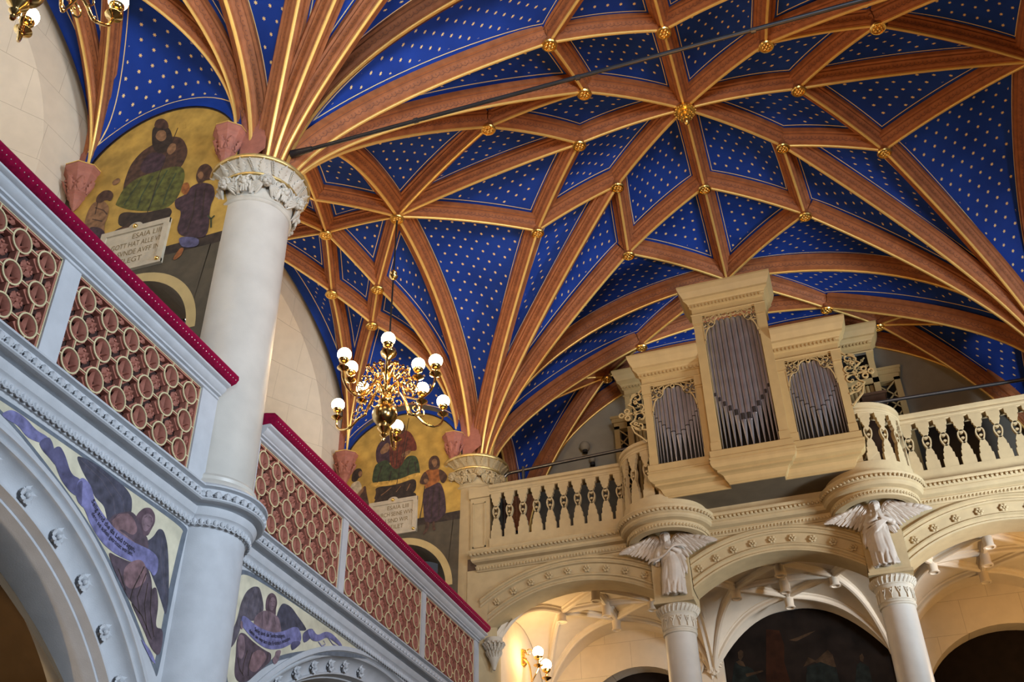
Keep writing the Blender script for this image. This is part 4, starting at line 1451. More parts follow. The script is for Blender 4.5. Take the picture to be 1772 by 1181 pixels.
# ---------------------------------------------------------------- under the organ gallery
mb = MB()
BAYS = [(-3.61, 1.42), (-0.735, 1.42), (2.24, 1.42)]
for bi, (xc, hw) in enumerate(BAYS):
    G = []
    yc, hl = (14.7 + 17.5) / 2, (17.5 - 14.7) / 2
    for i in range(29):
        u = -1 + 2 * i / 28; row = []
        for j in range(25):
            v = -1 + 2 * j / 24
            z = 7.93 - .80 * (abs(u) * abs(v)) ** 2.2 - .22 * abs(u) ** 2.5 - .03 * v * v
            row.append((xc + u * (hw + .06), yc + v * hl, z))
        G.append(row)
    mb.grid(G)
struct(mb.build('ceiling_organ_gallery', 'plaster', smooth=True, angle=60), 'cream vault under the organ gallery')


def uz(xc, x, y):
    u = (x - xc) / 1.48; v = (y - 16.1) / 1.4
    return 7.93 - .80 * (abs(u) * abs(v)) ** 2.2 - .22 * abs(u) ** 2.5 - .03 * v * v


def small_rib(mb, xc, a, b, drop=.09, n=14):
    P = []
    for i in range(n + 1):
        t = i / n
        x, y = a[0] + (b[0] - a[0]) * t, a[1] + (b[1] - a[1]) * t
        P.append((x, y, uz(xc, x, y) - drop))
    P = np.array(P)
    S, Nn = normals(P)
    pr = [(-.075, .12), (-.07, .07), (-.045, .055), (-.04, .02), (-.018, .0), (.018, .0), (.04, .02), (.045, .055), (.07, .07), (.075, .12)]
    mb.grid([[tuple(P[i] + S[i] * s_ + Nn[i] * h_) for s_, h_ in pr] for i in range(len(P))])


for bi, (xc, hw) in enumerate(BAYS):
    mb = MB()
    F_, M_, K_, L_, R_ = (xc, 15.4), (xc, 16.1), (xc, 16.8), (xc - .76, 16.1), (xc + .76, 16.1)
    cs = [(xc - 1.42, 14.7), (xc + 1.42, 14.7), (xc - 1.42, 17.45), (xc + 1.42, 17.45)]
    for a, b in ((F_, M_), (M_, K_), (L_, F_), (R_, F_), (L_, M_), (R_, M_), (L_, K_), (R_, K_), (L_, cs[0]), (R_, cs[1]), (L_, cs[2]), (R_, cs[3]), (F_, cs[0]), (F_, cs[1]), (K_, cs[2]), (K_, cs[3])):
        small_rib(mb, xc, a, b)
    rb = struct(mb.build('trim_%d' % (20 + bi), 'plaster', angle=30), 'cream ribs under the organ gallery, %s bay' % ('left', 'middle', 'right')[bi])
    for p in (F_, M_, K_, L_, R_):
        z = 7.72
        m2 = MB(); m2.lathe([(.075, .22), (.07, .02), (.085, .0), (.088, -.02), (.06, -.022), (.055, -.005), (0, .0)], (p[0], p[1], z - .03), 18)
        m2.build('drop_boss', 'plaster', rb)
    for x_ in (xc - hw - .05, xc + hw + .05):
        pass
# transverse ribs between the bays, back wall
mb = MB()
for x_ in (-2.17, .75):
    P = [(x_, y, 7.1 + .62 * math.sin(PI * (y - 14.7) / 2.8) ** .6) for y in np.linspace(14.72, 17.48, 16)]
    mb.grid([[(p[0] + s_, p[1], p[2] + h_) for s_, h_ in ((-.12, .5), (-.12, .05), (-.06, 0), (.06, 0), (.12, .05), (.12, .5))] for p in P])
struct(mb.build('trim_23', 'plaster', angle=30), 'transverse arches under the organ gallery')
# back wall with openings
YK = 17.5


def back_wall():
    mb = MB()
    n = 30
    # flat pieces: full strip, with arched holes for the three openings
    holes = [(-3.45, 1.12, 6.15, 1.10), (-.64, 1.36, 7.45, .50), (2.40, 1.35, 6.1, 1.14)]
    xs0 = [-5.15, -2.3, .83, 3.9]
    for (hx, hr, hz, hh), xa, xb in zip(holes, xs0[:-1], xs0[1:]):
        inner = [(hx - hr, 0), (hx - hr, hz)] + [(hx - hr * math.cos(t), hz + hh * math.sin(t)) for t in np.linspace(0, PI, n)] + [(hx + hr, hz), (hx + hr, 0)]
        outer = [(xa, 0), (xa, hz)] + [(xa + (xb - xa) * k / (n - 1), 8.15) for k in range(n)] + [(xb, hz), (xb, 0)]
        mb.grid([[(x, YK, z) for x, z in outer], [(x, YK, z) for x, z in inner]])
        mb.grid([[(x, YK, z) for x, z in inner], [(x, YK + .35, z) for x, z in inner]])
        mb.add([(x, YK + .35, z) for x, z in inner], [tuple(range(len(inner)))], 1)  # near-black sheet closes each opening, its shade put into the colour
    struct(mb.build('wall_back', ['wall_seams', 'opening_shade'], smooth=False), 'cream back wall under the organ gallery with arched openings')


M['opening_shade'] = mat('dark_opening_sheet', (0.010, 0.006, 0.005), 0.7, noise=0.3, spec=0.1)
back_wall()
mb = MB(); mb.box((-5.35, 14.7, 0), (-5.1, 17.5, 8.1)); struct(mb.build('wall_left', 'plaster'), 'cream side wall behind the wall lamp')
mb = MB(); mb.box((3.85, 14.7, 0), (4.1, 17.5, 8.1)); struct(mb.build('wall_right', 'plaster'), 'side wall under the organ gallery at right')
# central dark painting in the middle recess
pic = thing('painting', 'large dark arched painting with dim robed figures on the wall under the organ', 'painting', (-.64, YK + .3, 6.5))
M['paint_dark'] = mat('dark_varnished_canvas', (0.012, 0.008, 0.006), 0.6, noise=0.6, nscale=2.5, spec=0.1)
M['paint_red'] = mat('dark_red_brown_paint', (0.026, 0.009, 0.004), 0.6, noise=0.5, nscale=4, spec=0.1)
M['paint_flesh'] = mat('dim_flesh_paint', (0.045, 0.026, 0.014), 0.6, noise=0.5, nscale=9, spec=0.1)
M['paint_teal'] = mat('dim_green_paint', (0.011, 0.014, 0.012), 0.6, spec=0.1, noise=0.5, nscale=8)
mb = MB()
hx, hr, hz, hh = -.64, 1.34, 7.43, .49
pl = [(hx - hr, 4.0), (hx - hr, hz)] + [(hx - hr * math.cos(t), hz + hh * math.sin(t)) for t in np.linspace(0, PI, 30)] + [(hx + hr, hz), (hx + hr, 4.0)]
YC_ = YK + .10
mb.prism(pl, lambda a, b, d: (a, YC_ + .04 - d, b), 0, .04); mb.build('canvas', 'paint_dark', pic, smooth=False)


def pic_poly(pts, m, d=.003, nm='figure', ox=1190, oy=1000, s=4.789, par=None):
    P = [ony(ox + u / s, oy + v / s, YC_) for u, v in pts]
    q = MB(); q.prism([(p[0], p[2]) for p in P], lambda a, b, dd: (a, YC_ - dd, b), 0, d); return q.build(nm, m, par or pic, smooth=False)


pic_poly([(650, 430), (760, 440), (800, 560), (800, 700), (850, 867), (650, 867), (650, 700)], 'paint_red', .002, 'red_drapery')
pic_poly([(380, 740), (400, 690), (440, 680), (480, 730), (540, 760), (600, 867), (370, 867)], 'paint_teal', .003, 'robe')
pic_poly([(415, 620), (440, 600), (460, 615), (462, 650), (440, 690), (420, 670)], 'paint_flesh', .004, 'face')
pic_poly([(400, 700), (430, 685), (460, 700), (480, 740), (430, 730)], 'paint_flesh', .0045, 'collar')
pic_poly([(960, 740), (1000, 660), (1060, 690), (1160, 600), (1200, 640), (1230, 740), (1150, 760), (1050, 700)], 'paint_flesh', .003, 'sleeves')
pic_poly([(990, 740), (1100, 700), (1230, 750), (1260, 867), (980, 867)], 'paint_teal', .0035, 'gown')
pic_poly([(1425, 650), (1445, 630), (1460, 660), (1455, 700), (1430, 690)], 'paint_flesh', .003, 'face')
pic_poly([(1400, 730), (1430, 700), (1500, 740), (1530, 867), (1390, 867)], 'paint_teal', .003, 'robe')
pic_poly([(840, 520), (900, 500), (1000, 460), (1060, 440), (1000, 480), (900, 530)], 'paint_flesh', .003, 'arm')
pic_poly([(480, 800), (620, 770), (630, 780), (490, 825)], 'paint_flesh', .005, 'scroll')
# mask corbel with two thin ribs
cb = thing('mask_corbel', 'stone corbel carved as a curly-haired face below two thin ribs', 'corbel', (-2.25, YK - .1, 7.3))
mb = MB(); mb.box((-2.42, YK - .20, 7.40), (-2.08, YK, 7.44)); mb.box((-2.40, YK - .17, 7.36), (-2.10, YK, 7.40)); mb.build('abacus', 'plaster', cb)
mb = MB(); cherub(mb, (-2.25, YK - .10, 7.23), (0, -1, -.2), .10); mb.build('face', 'plaster', cb)
mb = MB(); mb.prism([(-2.25 + .15 * math.cos(a), 7.22 + .17 * math.sin(a)) for a in np.linspace(0, 2 * PI, 20, endpoint=False)], lambda a, b, d: (a, YK - d, b), 0, .04); mb.tube([(-2.25, YK - .05, 7.10), (-2.25, YK - .04, 7.0)], [.04, .01], 6); mb.build('shield', 'plaster', cb)
# capital where the left arch meets the corner
cc = thing('carved_corbel', 'small carved stone corbel where the left arch meets the corner pier', 'corbel', (-4.93, YG + .1, 6.8))
mb = MB(); mb.lathe([(.02, 6.45), (.05, 6.55), (.08, 6.62), (.10, 6.80), (.13, 6.86), (.13, 6.92), (0, 6.93)], (-4.98, YG + .12, 0), 20)
for i in range(14):
    a = 2 * PI * i / 14
    fz = lambda u, v, d: (-4.98 + (.055 + .30 * v + d) * math.cos(u), YG + .12 + (.055 + .30 * v + d) * math.sin(u), 6.60 + v)
    leaf(mb, fz, a, .0, .42, .13, lift=.03); leaf(mb, fz, a + .22, .12, .42, .13, lift=.035)
    mb.ball(fz(a, .235, .03), .022, nu=7, nv=5)
mb.build('body', 'stone_cap2', cc)


# ---- back wall and hidden side behind the organ
mb = MB()
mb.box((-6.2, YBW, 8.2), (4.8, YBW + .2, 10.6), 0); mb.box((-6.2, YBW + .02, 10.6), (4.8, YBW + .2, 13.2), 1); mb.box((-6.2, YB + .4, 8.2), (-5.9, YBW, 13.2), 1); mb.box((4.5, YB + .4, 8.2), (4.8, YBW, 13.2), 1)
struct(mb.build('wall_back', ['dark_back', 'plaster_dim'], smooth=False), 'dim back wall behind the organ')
# ---------------------------------------------------------------- organ
YO, YS = 13.40, 13.52
organ = thing('pipe_organ', 'cream three-tower organ case with dark metal pipes hanging on the gallery front', 'organ', (-.72, YO, 8.3))
OF = lambda y: (lambda a, b, d: (a, y - d, b))


def cornice_box(mb, x0, x1, zt, yf, yb, sides=(True, True)):
    """classical crown running round a tower top"""
    prof = [(0.0, -.50), (.02, -.50), (.028, -.49), (.02, -.475), (.0, -.47), (.0, -.37), (.03, -.36), (.03, -.325), (.045, -.31), (.045, -.29), (.06, -.27), (.105, -.235), (.105, -.20), (.115, -.18), (.15, -.11), (.175, -.03), (.175, 0), (.0, 0)]
    rows = []
    for d, z in prof:
        xl = x0 - (d if sides[0] else 0); xr = x1 + (d if sides[1] else 0)
        rows.append([(xl, yb, zt + z), (xl, yf - d, zt + z), (xr, yf - d, zt + z), (xr, yb, zt + z)])
    mb.grid(rows)
    mb.add([r for r in rows[-2]], [(0, 1, 2, 3)])
    n = int((x1 - x0) / .055)
    for i in range(n):
        x = x0 + (i + .25) * (x1 - x0) / n
        mb.box((x, yf - .055, zt - .352), (x + .030, yf - .02, zt - .315))


def tower(x0, x1, zt, zb, yf, yb, jw, sides, sparts):
    mb = MB(); cornice_box(mb, x0, x1, zt, yf, yb, sides); mb.build('crown', 'organ_paint', organ, smooth=False)
    for (a, b) in ((x0, x0 + jw), (x1 - jw, x1)):
        m2 = MB(); m2.box((a, yf, zb), (b, yb, zt - .49))
        m2.box((a - .012, yf - .02, zt - .66), (b + .012, yf, zt - .50)); m2.box((a - .004, yf - .012, zt - .70), (b + .004, yf, zt - .685))
        m2.box((a - .008, yf - .015, zb), (b + .008, yf, zb + .14))
        m2.build('side_post', 'organ_paint', organ, smooth=False)
    bk = yb - yf - .025; m3 = MB(); m3.box((x0 + jw, yf + bk, zb), (x1 - jw, yf + bk + .02, zt - .45)); m3.build('dark_backing', 'dark', organ, smooth=False)
    m3 = MB(); m3.box((x0 + jw, yf, zt - .54), (x1 - jw, yf + .04, zt - .49)); m3.build('lintel', 'organ_paint', organ, smooth=False)


ZOB = 8.87
tower(-1.285, -.175, 11.79, ZOB, YO, YO + .5, .135, (True, True), 0)
tower(-2.215, -1.285, 10.76, ZOB, YS, YS + .125, .115, (True, False), 0)
tower(-.175, .755, 10.76, ZOB, YS, YS + .125, .115, (False, True), 0)


def pipe(x, y, r, zf, zm, zt, big, parent):
    mb = MB()
    mh = r * (2.5 if big else 1.2)
    mb.lathe([(r * .16, zf), (r * .98, zm), (r, zm + .01)], (x, y, 0), 16)
    mb.lathe([(r, zm), (r, zt), (r * .85, zt)], (x, y, 0), 16)
    p = mb.build('pipe', 'pipe', parent)
    m2 = MB()
    if big:
        f = lambda u, z, d: (x + (r + d) * math.sin(u), y - (r + d) * math.cos(u), z)
        m2.grid([[f(u, zm + z, .003) for u in np.linspace(-1, 1, 9)] for z in (.0, mh)])
        m2.build('mouth', 'pipe_mouth', p)
        m3 = MB()
        m3.grid([[f(u, zm + mh + .0 + zz * (1 - (u / .85) ** 2) ** .5 if abs(u) < .85 else zm + mh, .005) for u in np.linspace(-.85, .85, 13)] for zz in (0, r * .75)])
        m3.grid([[f(u, zm - zz * (1 - (u / .85) ** 2) ** .5 if abs(u) < .85 else zm, .005) for u in np.linspace(-.85, .85, 13)] for zz in (0, r * .8)])
        for s_ in (-1, 1): m3.box((x + s_ * r * .82 - .004, y - r * 1.05, zm - .01), (x + s_ * r * .82 + .004, y - r * .5, zm + mh + .01))
        m3.build('lip', 'pipe', p)
    else:
        m2.lathe([(r * 1.02, zm - .004), (r * 1.02, zm + .014)], (x, y, 0), 14); m2.build('mouth', 'pipe_mouth', p)


def pipe_row(x0, x1, n, yf, zb, zt, zm_mid, rise, big):
    w = x1 - x0
    ws = [1.0 - .45 * abs((i - (n - 1) / 2) / ((n - 1) / 2)) for i in range(n)]
    if not big: ws = [1.0 - .62 * abs((i - (n - 1) / 2) / ((n - 1) / 2)) for i in range(n)]
    tot = sum(ws); x = x0
    for i, q in enumerate(ws):
        d = w * q / tot
        k = abs((i - (n - 1) / 2) / ((n - 1) / 2))
        pipe(x + d / 2, yf + (.10 if big else .055), d * .495, zb, zm_mid + rise * k ** 1.05, zt - .05, big, organ)
        x += d


pipe_row(-1.15, -.31, 12, YO, ZOB + .005, 11.24, 9.30, .52, True)
pipe_row(-2.10, -1.40, 13, YS, ZOB + .005, 10.22, 9.33, .42, False)
pipe_row(-.06, .64, 13, YS, ZOB + .005, 10.22, 9.33, .42, False)


def fret(x0, x1, zt, yf):
    """pierced veil under a crown: corner fans of rings and bars joined by small circles"""
    mb = MB(); fn = OF(yf + .02)
    W = x1 - x0
    def ring(u, z, r, w=.014): mb.strip([(u + r * math.cos(a), z + r * math.sin(a)) for a in np.linspace(0, 2 * PI, 18, endpoint=False)], w, fn, 0, .02, closed=True)
    for s_ in (-1, 1):
        bx_ = x0 if s_ < 0 else x1
        X = lambda q: bx_ - s_ * q
        ring(X(.035), zt - .035, .028); ring(X(.13), zt - .17, .042)
        for a, b in (((.02, .08), (.20, .02)), ((.05, .06), (.10, .14)), ((.02, .20), (.16, .08)), ((.09, .20), (.03, .12)), ((.12, .03), (.15, .12)), ((.17, .12), (.22, .03)), ((.01, .10), (.08, .19)), ((.02, .24), (.10, .21))):
            mb.strip([(X(a[0]), zt - a[1]), (X((a[0] + b[0]) / 2 + .008), zt - (a[1] + b[1]) / 2 - .008), (X(b[0]), zt - b[1])], .013, fn, 0, .02)
        mb.strip([(X(.005), zt - .46), (X(.02), zt - .44), (X(.03), zt - .36), (X(.06), zt - .27), (X(.10), zt - .22), (X(.15), zt - .21), (X(.19), zt - .16), (X(.20), zt - .10), (X(.25), zt - .05), (X(.31), zt - .03)], .016, fn, 0, .02)
        mb.strip([(X(.008), zt - .52), (X(.008), zt - .02)], .012, fn, 0, .02)
    m_ = (x0 + x1) / 2
    if W > .75:
        for q in (-.14, 0, .14): ring(m_ + q, zt - .045 - (.0 if q else .0), .025)
        for q in (-.07, .07): mb.strip([(m_ + q + .045 * math.cos(a), zt - .02 + .05 * math.sin(a)) for a in np.linspace(PI, 2 * PI, 10)], .014, fn, 0, .02)
    else:
        ring(m_, zt - .05, .028)
    mb.strip([(x0, zt - .006), (x1, zt - .006)], .016, fn, 0, .02)
    mb.build('pierced_veil', 'organ_paint', organ, smooth=False)


fret(-1.15, -.31, 11.26, YO - .005); fret(-2.10, -1.40, 10.23, YS - .005); fret(-.06, .64, 10.23, YS - .005)


def wing(xe, s_, z0, z1):
    """openwork scroll wing at the outer edge of a side tower"""
    mb = MB(); fn = OF(YS + .02)
    X = lambda q: xe + s_ * q
    k = (z1 - z0)
    Z = lambda t: z0 + k * t
    def ring(u, z, r, w=.02): mb.strip([(X(u) + r * math.cos(a), z + r * math.sin(a)) for a in np.linspace(0, 2 * PI, 18, endpoint=False)], w, fn, 0, .03, closed=True)
    def spiral(u, z, r, a0, turns, d=1):
        pts = []
        for i in range(26):
            t = i / 25; rr = r * (1 - .75 * t); a = a0 + d * turns * 2 * PI * t
            pts.append((X(u + rr * math.cos(a)), z + rr * math.sin(a)))
        mb.strip(pts, .02, fn, 0, .03); mb.prism([(pts[-1][0] + .02 * math.cos(a), pts[-1][1] + .02 * math.sin(a)) for a in np.linspace(0, 2 * PI, 10, endpoint=False)], fn, 0, .03)
    mb.strip([(X(.0), Z(1)), (X(.02), Z(.93)), (X(.07), Z(.87)), (X(.15), Z(.83)), (X(.20), Z(.76)), (X(.19), Z(.71))], .024, fn, 0, .03)
    mb.strip([(X(.19), Z(.71)), (X(.24), Z(.66)), (X(.17), Z(.60)), (X(.14), Z(.52)), (X(.18), Z(.46)), (X(.14), Z(.40)), (X(.17), Z(.32)), (X(.24), Z(.26)), (X(.20), Z(.20))], .02, fn, 0, .03)
    spiral(.10, Z(.78), .09, .3, .85); spiral(.07, Z(.58), .10, -.4, .8, -1); spiral(.07, Z(.36), .10, .4, .8); spiral(.10, Z(.19), .08, -.3, .85, -1)
    ring(.13, Z(.69), .022); ring(.27, Z(.53), .036); ring(.36, Z(.46), .036); ring(.27, Z(.39), .036); ring(.15, Z(.24), .022)
    mb.strip([(X(.0), Z(.47)), (X(.32), Z(.46))], .022, fn, 0, .03)
    mb.strip([(X(.0), Z(.08)), (X(.12), Z(.13)), (X(.20), Z(.20))], .02, fn, 0, .03)
    mb.strip([(X(.22), Z(.20)), (X(.18), Z(.06)), (X(.08), Z(-.06)), (X(.01), Z(-.16))], .02, fn, 0, .03)
    mb.build('scroll_wing', 'organ_paint', organ, smooth=False)


wing(.755, 1, 9.42, 10.26); wing(-2.215, -1, 9.42, 10.26)
# base with stepped mouldings; the middle part stands forward
bp = [(.025, 8.87), (.035, 8.86), (.035, 8.76), (.055, 8.745), (.055, 8.725), (.04, 8.715), (.04, 8.70), (.05, 8.695), (.045, 8.65), (.02, 8.605), (-.02, 8.58), (-.03, 8.575), (-.03, 8.545), (-.07, 8.53), (-.10, 8.51), (-.12, 8.46), (-.15, 8.42), (-.16, 8.415), (-.16, 8.395), (-.175, 8.39)]
rows = []
for d, z in bp:
    xa, xb, xm0, xm1 = -2.215 - d, .755 + d, -1.285 - d, -.175 + d
    rows.append([(xa, 14.25, z), (xa, YS - d, z), (xm0, YS - d, z), (xm0, YO - d, z), (xm1, YO - d, z), (xm1, YS - d, z), (xb, YS - d, z), (xb, 14.25, z)])
mb = MB(); mb.grid(rows); mb.add(rows[0], [tuple(range(8))]); mb.build('moulded_base', 'organ_paint', organ, smooth=False)
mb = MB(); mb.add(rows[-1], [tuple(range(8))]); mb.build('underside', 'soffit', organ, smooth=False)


# plinth wall between the bastions behind the organ
mb = MB(); mb.box((GX[0] + .4, YG - .07, 8.2), (GX[1] - .4, YG + .05, 8.75)); struct(mb.build('trim_15', 'stone_tan'), 'plain parapet strip behind the organ')
# rear case behind
rear = thing('rear_organ_case', 'second organ case standing in shade behind the front organ', 'organ', (-.72, 16.0, 8.2))


def rtower(x0, x1, zt, y, nm, lattice):
    mb = MB()
    if lattice:
        mb.box((x0 - .05, y - .05, zt - .05), (x1 + .05, y + .2, zt)); mb.box((x0 - .03, y - .03, zt - .13), (x1 + .03, y + .2, zt - .05)); mb.box((x0, y, zt - .26), (x1, y + .2, zt - .13))
    else: cornice_box(mb, x0, x1, zt, y, y + .3, (True, True))
    for a, b in ((x0, x0 + .10), (x1 - .10, x1)): mb.box((a, y, 8.2), (b, y + .2, zt - (.2 if lattice else .49)))
    if not lattice: mb.box((x0, y, zt - 1.12), (x1, y + .03, zt - 1.02))
    mb.build(nm, 'organ_paint', rear, smooth=False)
    m2 = MB(); m2.box((x0 + .1, y + .15, 8.2), (x1 - .1, y + .17, zt - (.25 if lattice else .45))); m2.build('dark_backing', 'dark', rear, smooth=False)
    m3 = MB(); fn = OF(y + .03)
    cxx, czz = (x0 + x1) / 2, zt - .76
    if lattice:
        for k in range(-12, 14):
            for s_ in (-1, 1):
                za = 8.3 + k * .2
                p, q = (x0 + .1, za if s_ > 0 else za + (x1 - x0 - .2)), (x1 - .1, za + (x1 - x0 - .2) if s_ > 0 else za)
                if max(p[1], q[1]) > zt - .26 or min(p[1], q[1]) < 8.25: continue
                m3.strip([p, q], .022, fn, 0, .02)
    else:
        for k in range(8):
            a = PI * k / 4
            m3.strip([(cxx + .04 * math.cos(a), czz + .04 * math.sin(a)), (cxx + .24 * math.cos(a), czz + .24 * math.sin(a))], .02, fn, 0, .02)
            m3.strip([(cxx + .17 * math.cos(a) + .02 * math.cos(b), czz + .17 * math.sin(a) + .02 * math.sin(b)) for b in np.linspace(0, 2 * PI, 10, endpoint=False)], .01, fn, 0, .02, closed=True)
        m3.strip([(cxx + .04 * math.cos(b), czz + .04 * math.sin(b)) for b in np.linspace(0, 2 * PI, 14, endpoint=False)], .018, fn, 0, .02, closed=True)
        for i in range(6):
            m3.lathe([(.035, 8.3), (.035, zt - 1.12)], (x0 + .14 + i * (x1 - x0 - .28) / 5, y + .1, 0), 10)
    m3.build('openwork', 'organ_paint', rear, smooth=False)


a = ony(1510, 565, 15.9)
rtower(a[0] - .75, a[0] - .12, a[2], 15.9, 'tower', False)
b_ = ony(1066, 650, 15.9)
rtower(b_[0] + .12, b_[0] + .75, b_[2], 15.9, 'tower', False)
c_ = ony(1562, 632, 16.3)
rtower(c_[0] - .62, c_[0] - .10, c_[2], 16.3, 'side_bay', True)
d_ = ony(1052, 725, 16.3)
rtower(d_[0] + .10, d_[0] + .60, d_[2], 16.3, 'side_bay', True)
mb = MB(); mb.box((-2.0, 15.95, 8.2), (.6, 16.4, 11.9)); mb.build('middle_body', 'dark', rear, smooth=False)
# dark wooden music desk or chest seen over the right bastion
tag(MB().box((1.02, 15.3, 9.3), (1.38, 15.6, 10.42)).box((.99, 15.25, 10.42), (1.41, 15.65, 10.46)).box((1.1, 15.4, 8.2), (1.2, 15.5, 9.3)).build('wooden_desk', 'wood_dark'), 'dark wooden panelled desk behind the right bastion rail', 'desk')
# small wall lamps in shade at the back
for i, (u, v) in enumerate(((1012, 773), (1025, 795))):
    p = ony(u, v, YBW - .08)
    t = thing('wall_lamp', ('unlit round lamp on the dim wall behind the left balustrade, the larger one', 'smaller unlit round lamp on the dim wall just above the left balustrade')[i], 'lamp', p)
    MB().ball(p, (.10, .06)[i]).build('glass', 'plaster_dim', t); MB().lathe([(.05, .0), (.05, .06)], (p[0], p[1], p[2] - .14), 12).build('socket', 'iron', t)
# ---------------------------------------------------------------- chandeliers and wall lamp
def globe_unit(g, parent, r=.094, ax=(0, 0)):
    """opal globe on cup, stem and drip pan; returns foot of the stem"""
    x, y, z = g
    mb = MB()
    mb.lathe([(.0, -.185), (.018, -.18), (.022, -.165), (.012, -.155), (.012, -.14), (.03, -.132), (.058, -.115), (.068, -.095), (.072, -.075), (.066, -.07), (.03, -.085), (0, -.085)], (x, y, z), 20)
    mb.lathe([(0, -.262), (.02, -.258), (.035, -.245), (.07, -.228), (.082, -.216), (.080, -.210), (.05, -.216), (.028, -.212), (.02, -.195), (.014, -.18)], (x, y, z), 20)
    p = mb.build('cup_and_pan', 'brass', parent)
    MB().ball((x, y, z), r, nu=24, nv=16).build('glass_globe', 'globe', parent)
    return (x, y, z - .262)


def smooth_path(pts, n=6):
    P = [Vector(p) for p in pts]; out = []
    for i in range(len(P) - 1):
        p0, p1, p2, p3 = P[max(i - 1, 0)], P[i], P[i + 1], P[min(i + 2, len(P) - 1)]
        for k in range(n):
            t = k / n
            out.append(.5 * ((2 * p1) + (-p0 + p2) * t + (2 * p0 - 5 * p1 + 4 * p2 - p3) * t * t + (-p0 + 3 * p1 - 3 * p2 + p3) * t ** 3))
    out.append(P[-1]); return [tuple(p) for p in out]


def chandelier(cx, cy, globes, inner, label):
    root = thing('chandelier', label, 'chandelier', (cx, cy, 12.6), 'brass chandeliers of the side gallery')
    mb = MB()
    mb.lathe([(0, 8.60), (.02, 8.61), (.028, 8.635), (.015, 8.66), (.035, 8.68), (.05, 8.70), (.03, 8.73), (.045, 8.75), (.075, 8.78), (.09, 8.80), (.06, 8.83), (.075, 8.86)], (cx, cy, 0), 28)
    mb.build('finial', 'brass', root)
    mb = MB(); mb.ball((cx, cy, 9.02), .175, nu=32, nv=20, sc=(1, 1, .98)); mb.build('ball', 'brass_dark', root)
    mb = MB()
    mb.lathe([(.07, 9.18), (.10, 9.20), (.11, 9.23), (.07, 9.26), (.05, 9.30), (.06, 9.36), (.11, 9.40), (.12, 9.44), (.07, 9.48), (.045, 9.54), (.05, 9.62), (.08, 9.68), (.085, 9.74), (.045, 9.80), (.03, 9.90), (.05, 9.96), (.10, 10.0), (.12, 10.05), (.10, 10.11), (.05, 10.15), (.03, 10.2), (.022, 10.24)], (cx, cy, 0), 28)
    mb.build('body', 'brass', root)
    mb = MB(); mb.tube([(cx, cy, 10.2), (cx, cy, 12.58)], .014, 8); mb.build('rod', 'iron', root)
    mb = MB(); mb.lathe([(0, 11.38), (.02, 11.39), (.05, 11.42), (.07, 11.455), (.05, 11.47), (.035, 11.49), (.055, 11.52), (.04, 11.55), (.02, 11.58), (0, 11.59)], (cx, cy, 0), 20)
    mb.build('rod_knob', 'brass', root)
    for k, g in enumerate(globes):
        arm = MB()
        d = Vector((g[0] - cx, g[1] - cy, 0)); R = d.length; d.normalize(); s_ = Vector((-d.y, d.x, 0))
        def P(r, z): return (cx + d.x * r, cy + d.y * r, z)
        foot = globe_unit(g, root)
        zf = foot[2]
        path = smooth_path([P(.10, 9.42), P(.20, 9.46), P(.30, 9.36), P(.38, 9.18), P(.50, zf - .14), P(.66, zf - .22), P(R - .12, zf - .20), P(R - .02, zf - .11), P(R, zf)])
        arm.tube(path, .016, 8)
        arm.ball(P(.68, zf - .215), .026, nu=8, nv=6); arm.ball(P(.38, 9.18), .024, nu=8, nv=6)
        # volutes along the arm
        def vol(r0, z0, rad, a0, turns, q=1):
            pts = []
            for i in range(22):
                t = i / 21; rr = rad * (1 - .78 * t); a = a0 + q * turns * 2 * PI * t
                pts.append(P(r0 + rr * math.cos(a), z0 + rr * math.sin(a)))
            arm.tube(pts, [.012 * (1 - .5 * i / 21) for i in range(22)], 6); arm.ball(pts[-1], .016, nu=7, nv=5)
        vol(.30, 9.56, .12, -2.6, 1.1, -1); vol(.20, 9.30, .10, 2.2, 1.1, 1); vol(.48, 9.30, .10, 2.8, 1.15, -1); vol(.56, zf - .05, .09, -1.9, 1.1, 1); vol(.18, 9.72, .09, -2.2, 1.0, -1)
        for q in (-1, 1):
            pts = [tuple(Vector(P(.14 + .30 * t, 9.5 + .18 * math.sin(PI * t))) + s_ * q * .09 * math.sin(PI * t)) for t in np.linspace(0, 1, 12)]
            arm.tube(pts, .008, 5); arm.ball(pts[-1], .02, nu=7, nv=5)
            for t in (.3, .55, .8):
                b = Vector(P(.14 + .30 * t, 9.52 + .18 * math.sin(PI * t))) + s_ * q * .10 * math.sin(PI * t)
                arm.ball(tuple(b), .022, nu=6, nv=5, sc=(1, 1, 1.6))
        arm.build('arm', 'brass', root)
    for g in inner:
        arm = MB()
        d = Vector((g[0] - cx, g[1] - cy, 0)); R = d.length; d.normalize()
        def P(r, z): return (cx + d.x * r, cy + d.y * r, z)
        foot = globe_unit(g, root); zf = foot[2]
        arm.tube(smooth_path([P(.06, 9.66), P(.14, 9.62), P(.22, 9.45), P(R - .14, zf - .14), P(R - .03, zf - .12), P(R, zf)]), .013, 7)
        for (r0, z0, rad, a0, q) in ((.24, 9.66, .08, -2.5, -1), (.36, 9.50, .07, 2.8, 1)):
            pts = [P(r0 + rad * (1 - .75 * t) * math.cos(a0 + q * 6.5 * t), z0 + rad * (1 - .75 * t) * math.sin(a0 + q * 6.5 * t)) for t in np.linspace(0, 1, 18)]
            arm.tube(pts, .010, 6)
        arm.build('arm', 'brass', root)
    return root


M['brass_dark'] = mat('dark_brass_ball', (0.42, 0.30, 0.13), 0.22, metal=1.0, noise=0.25, nscale=6)


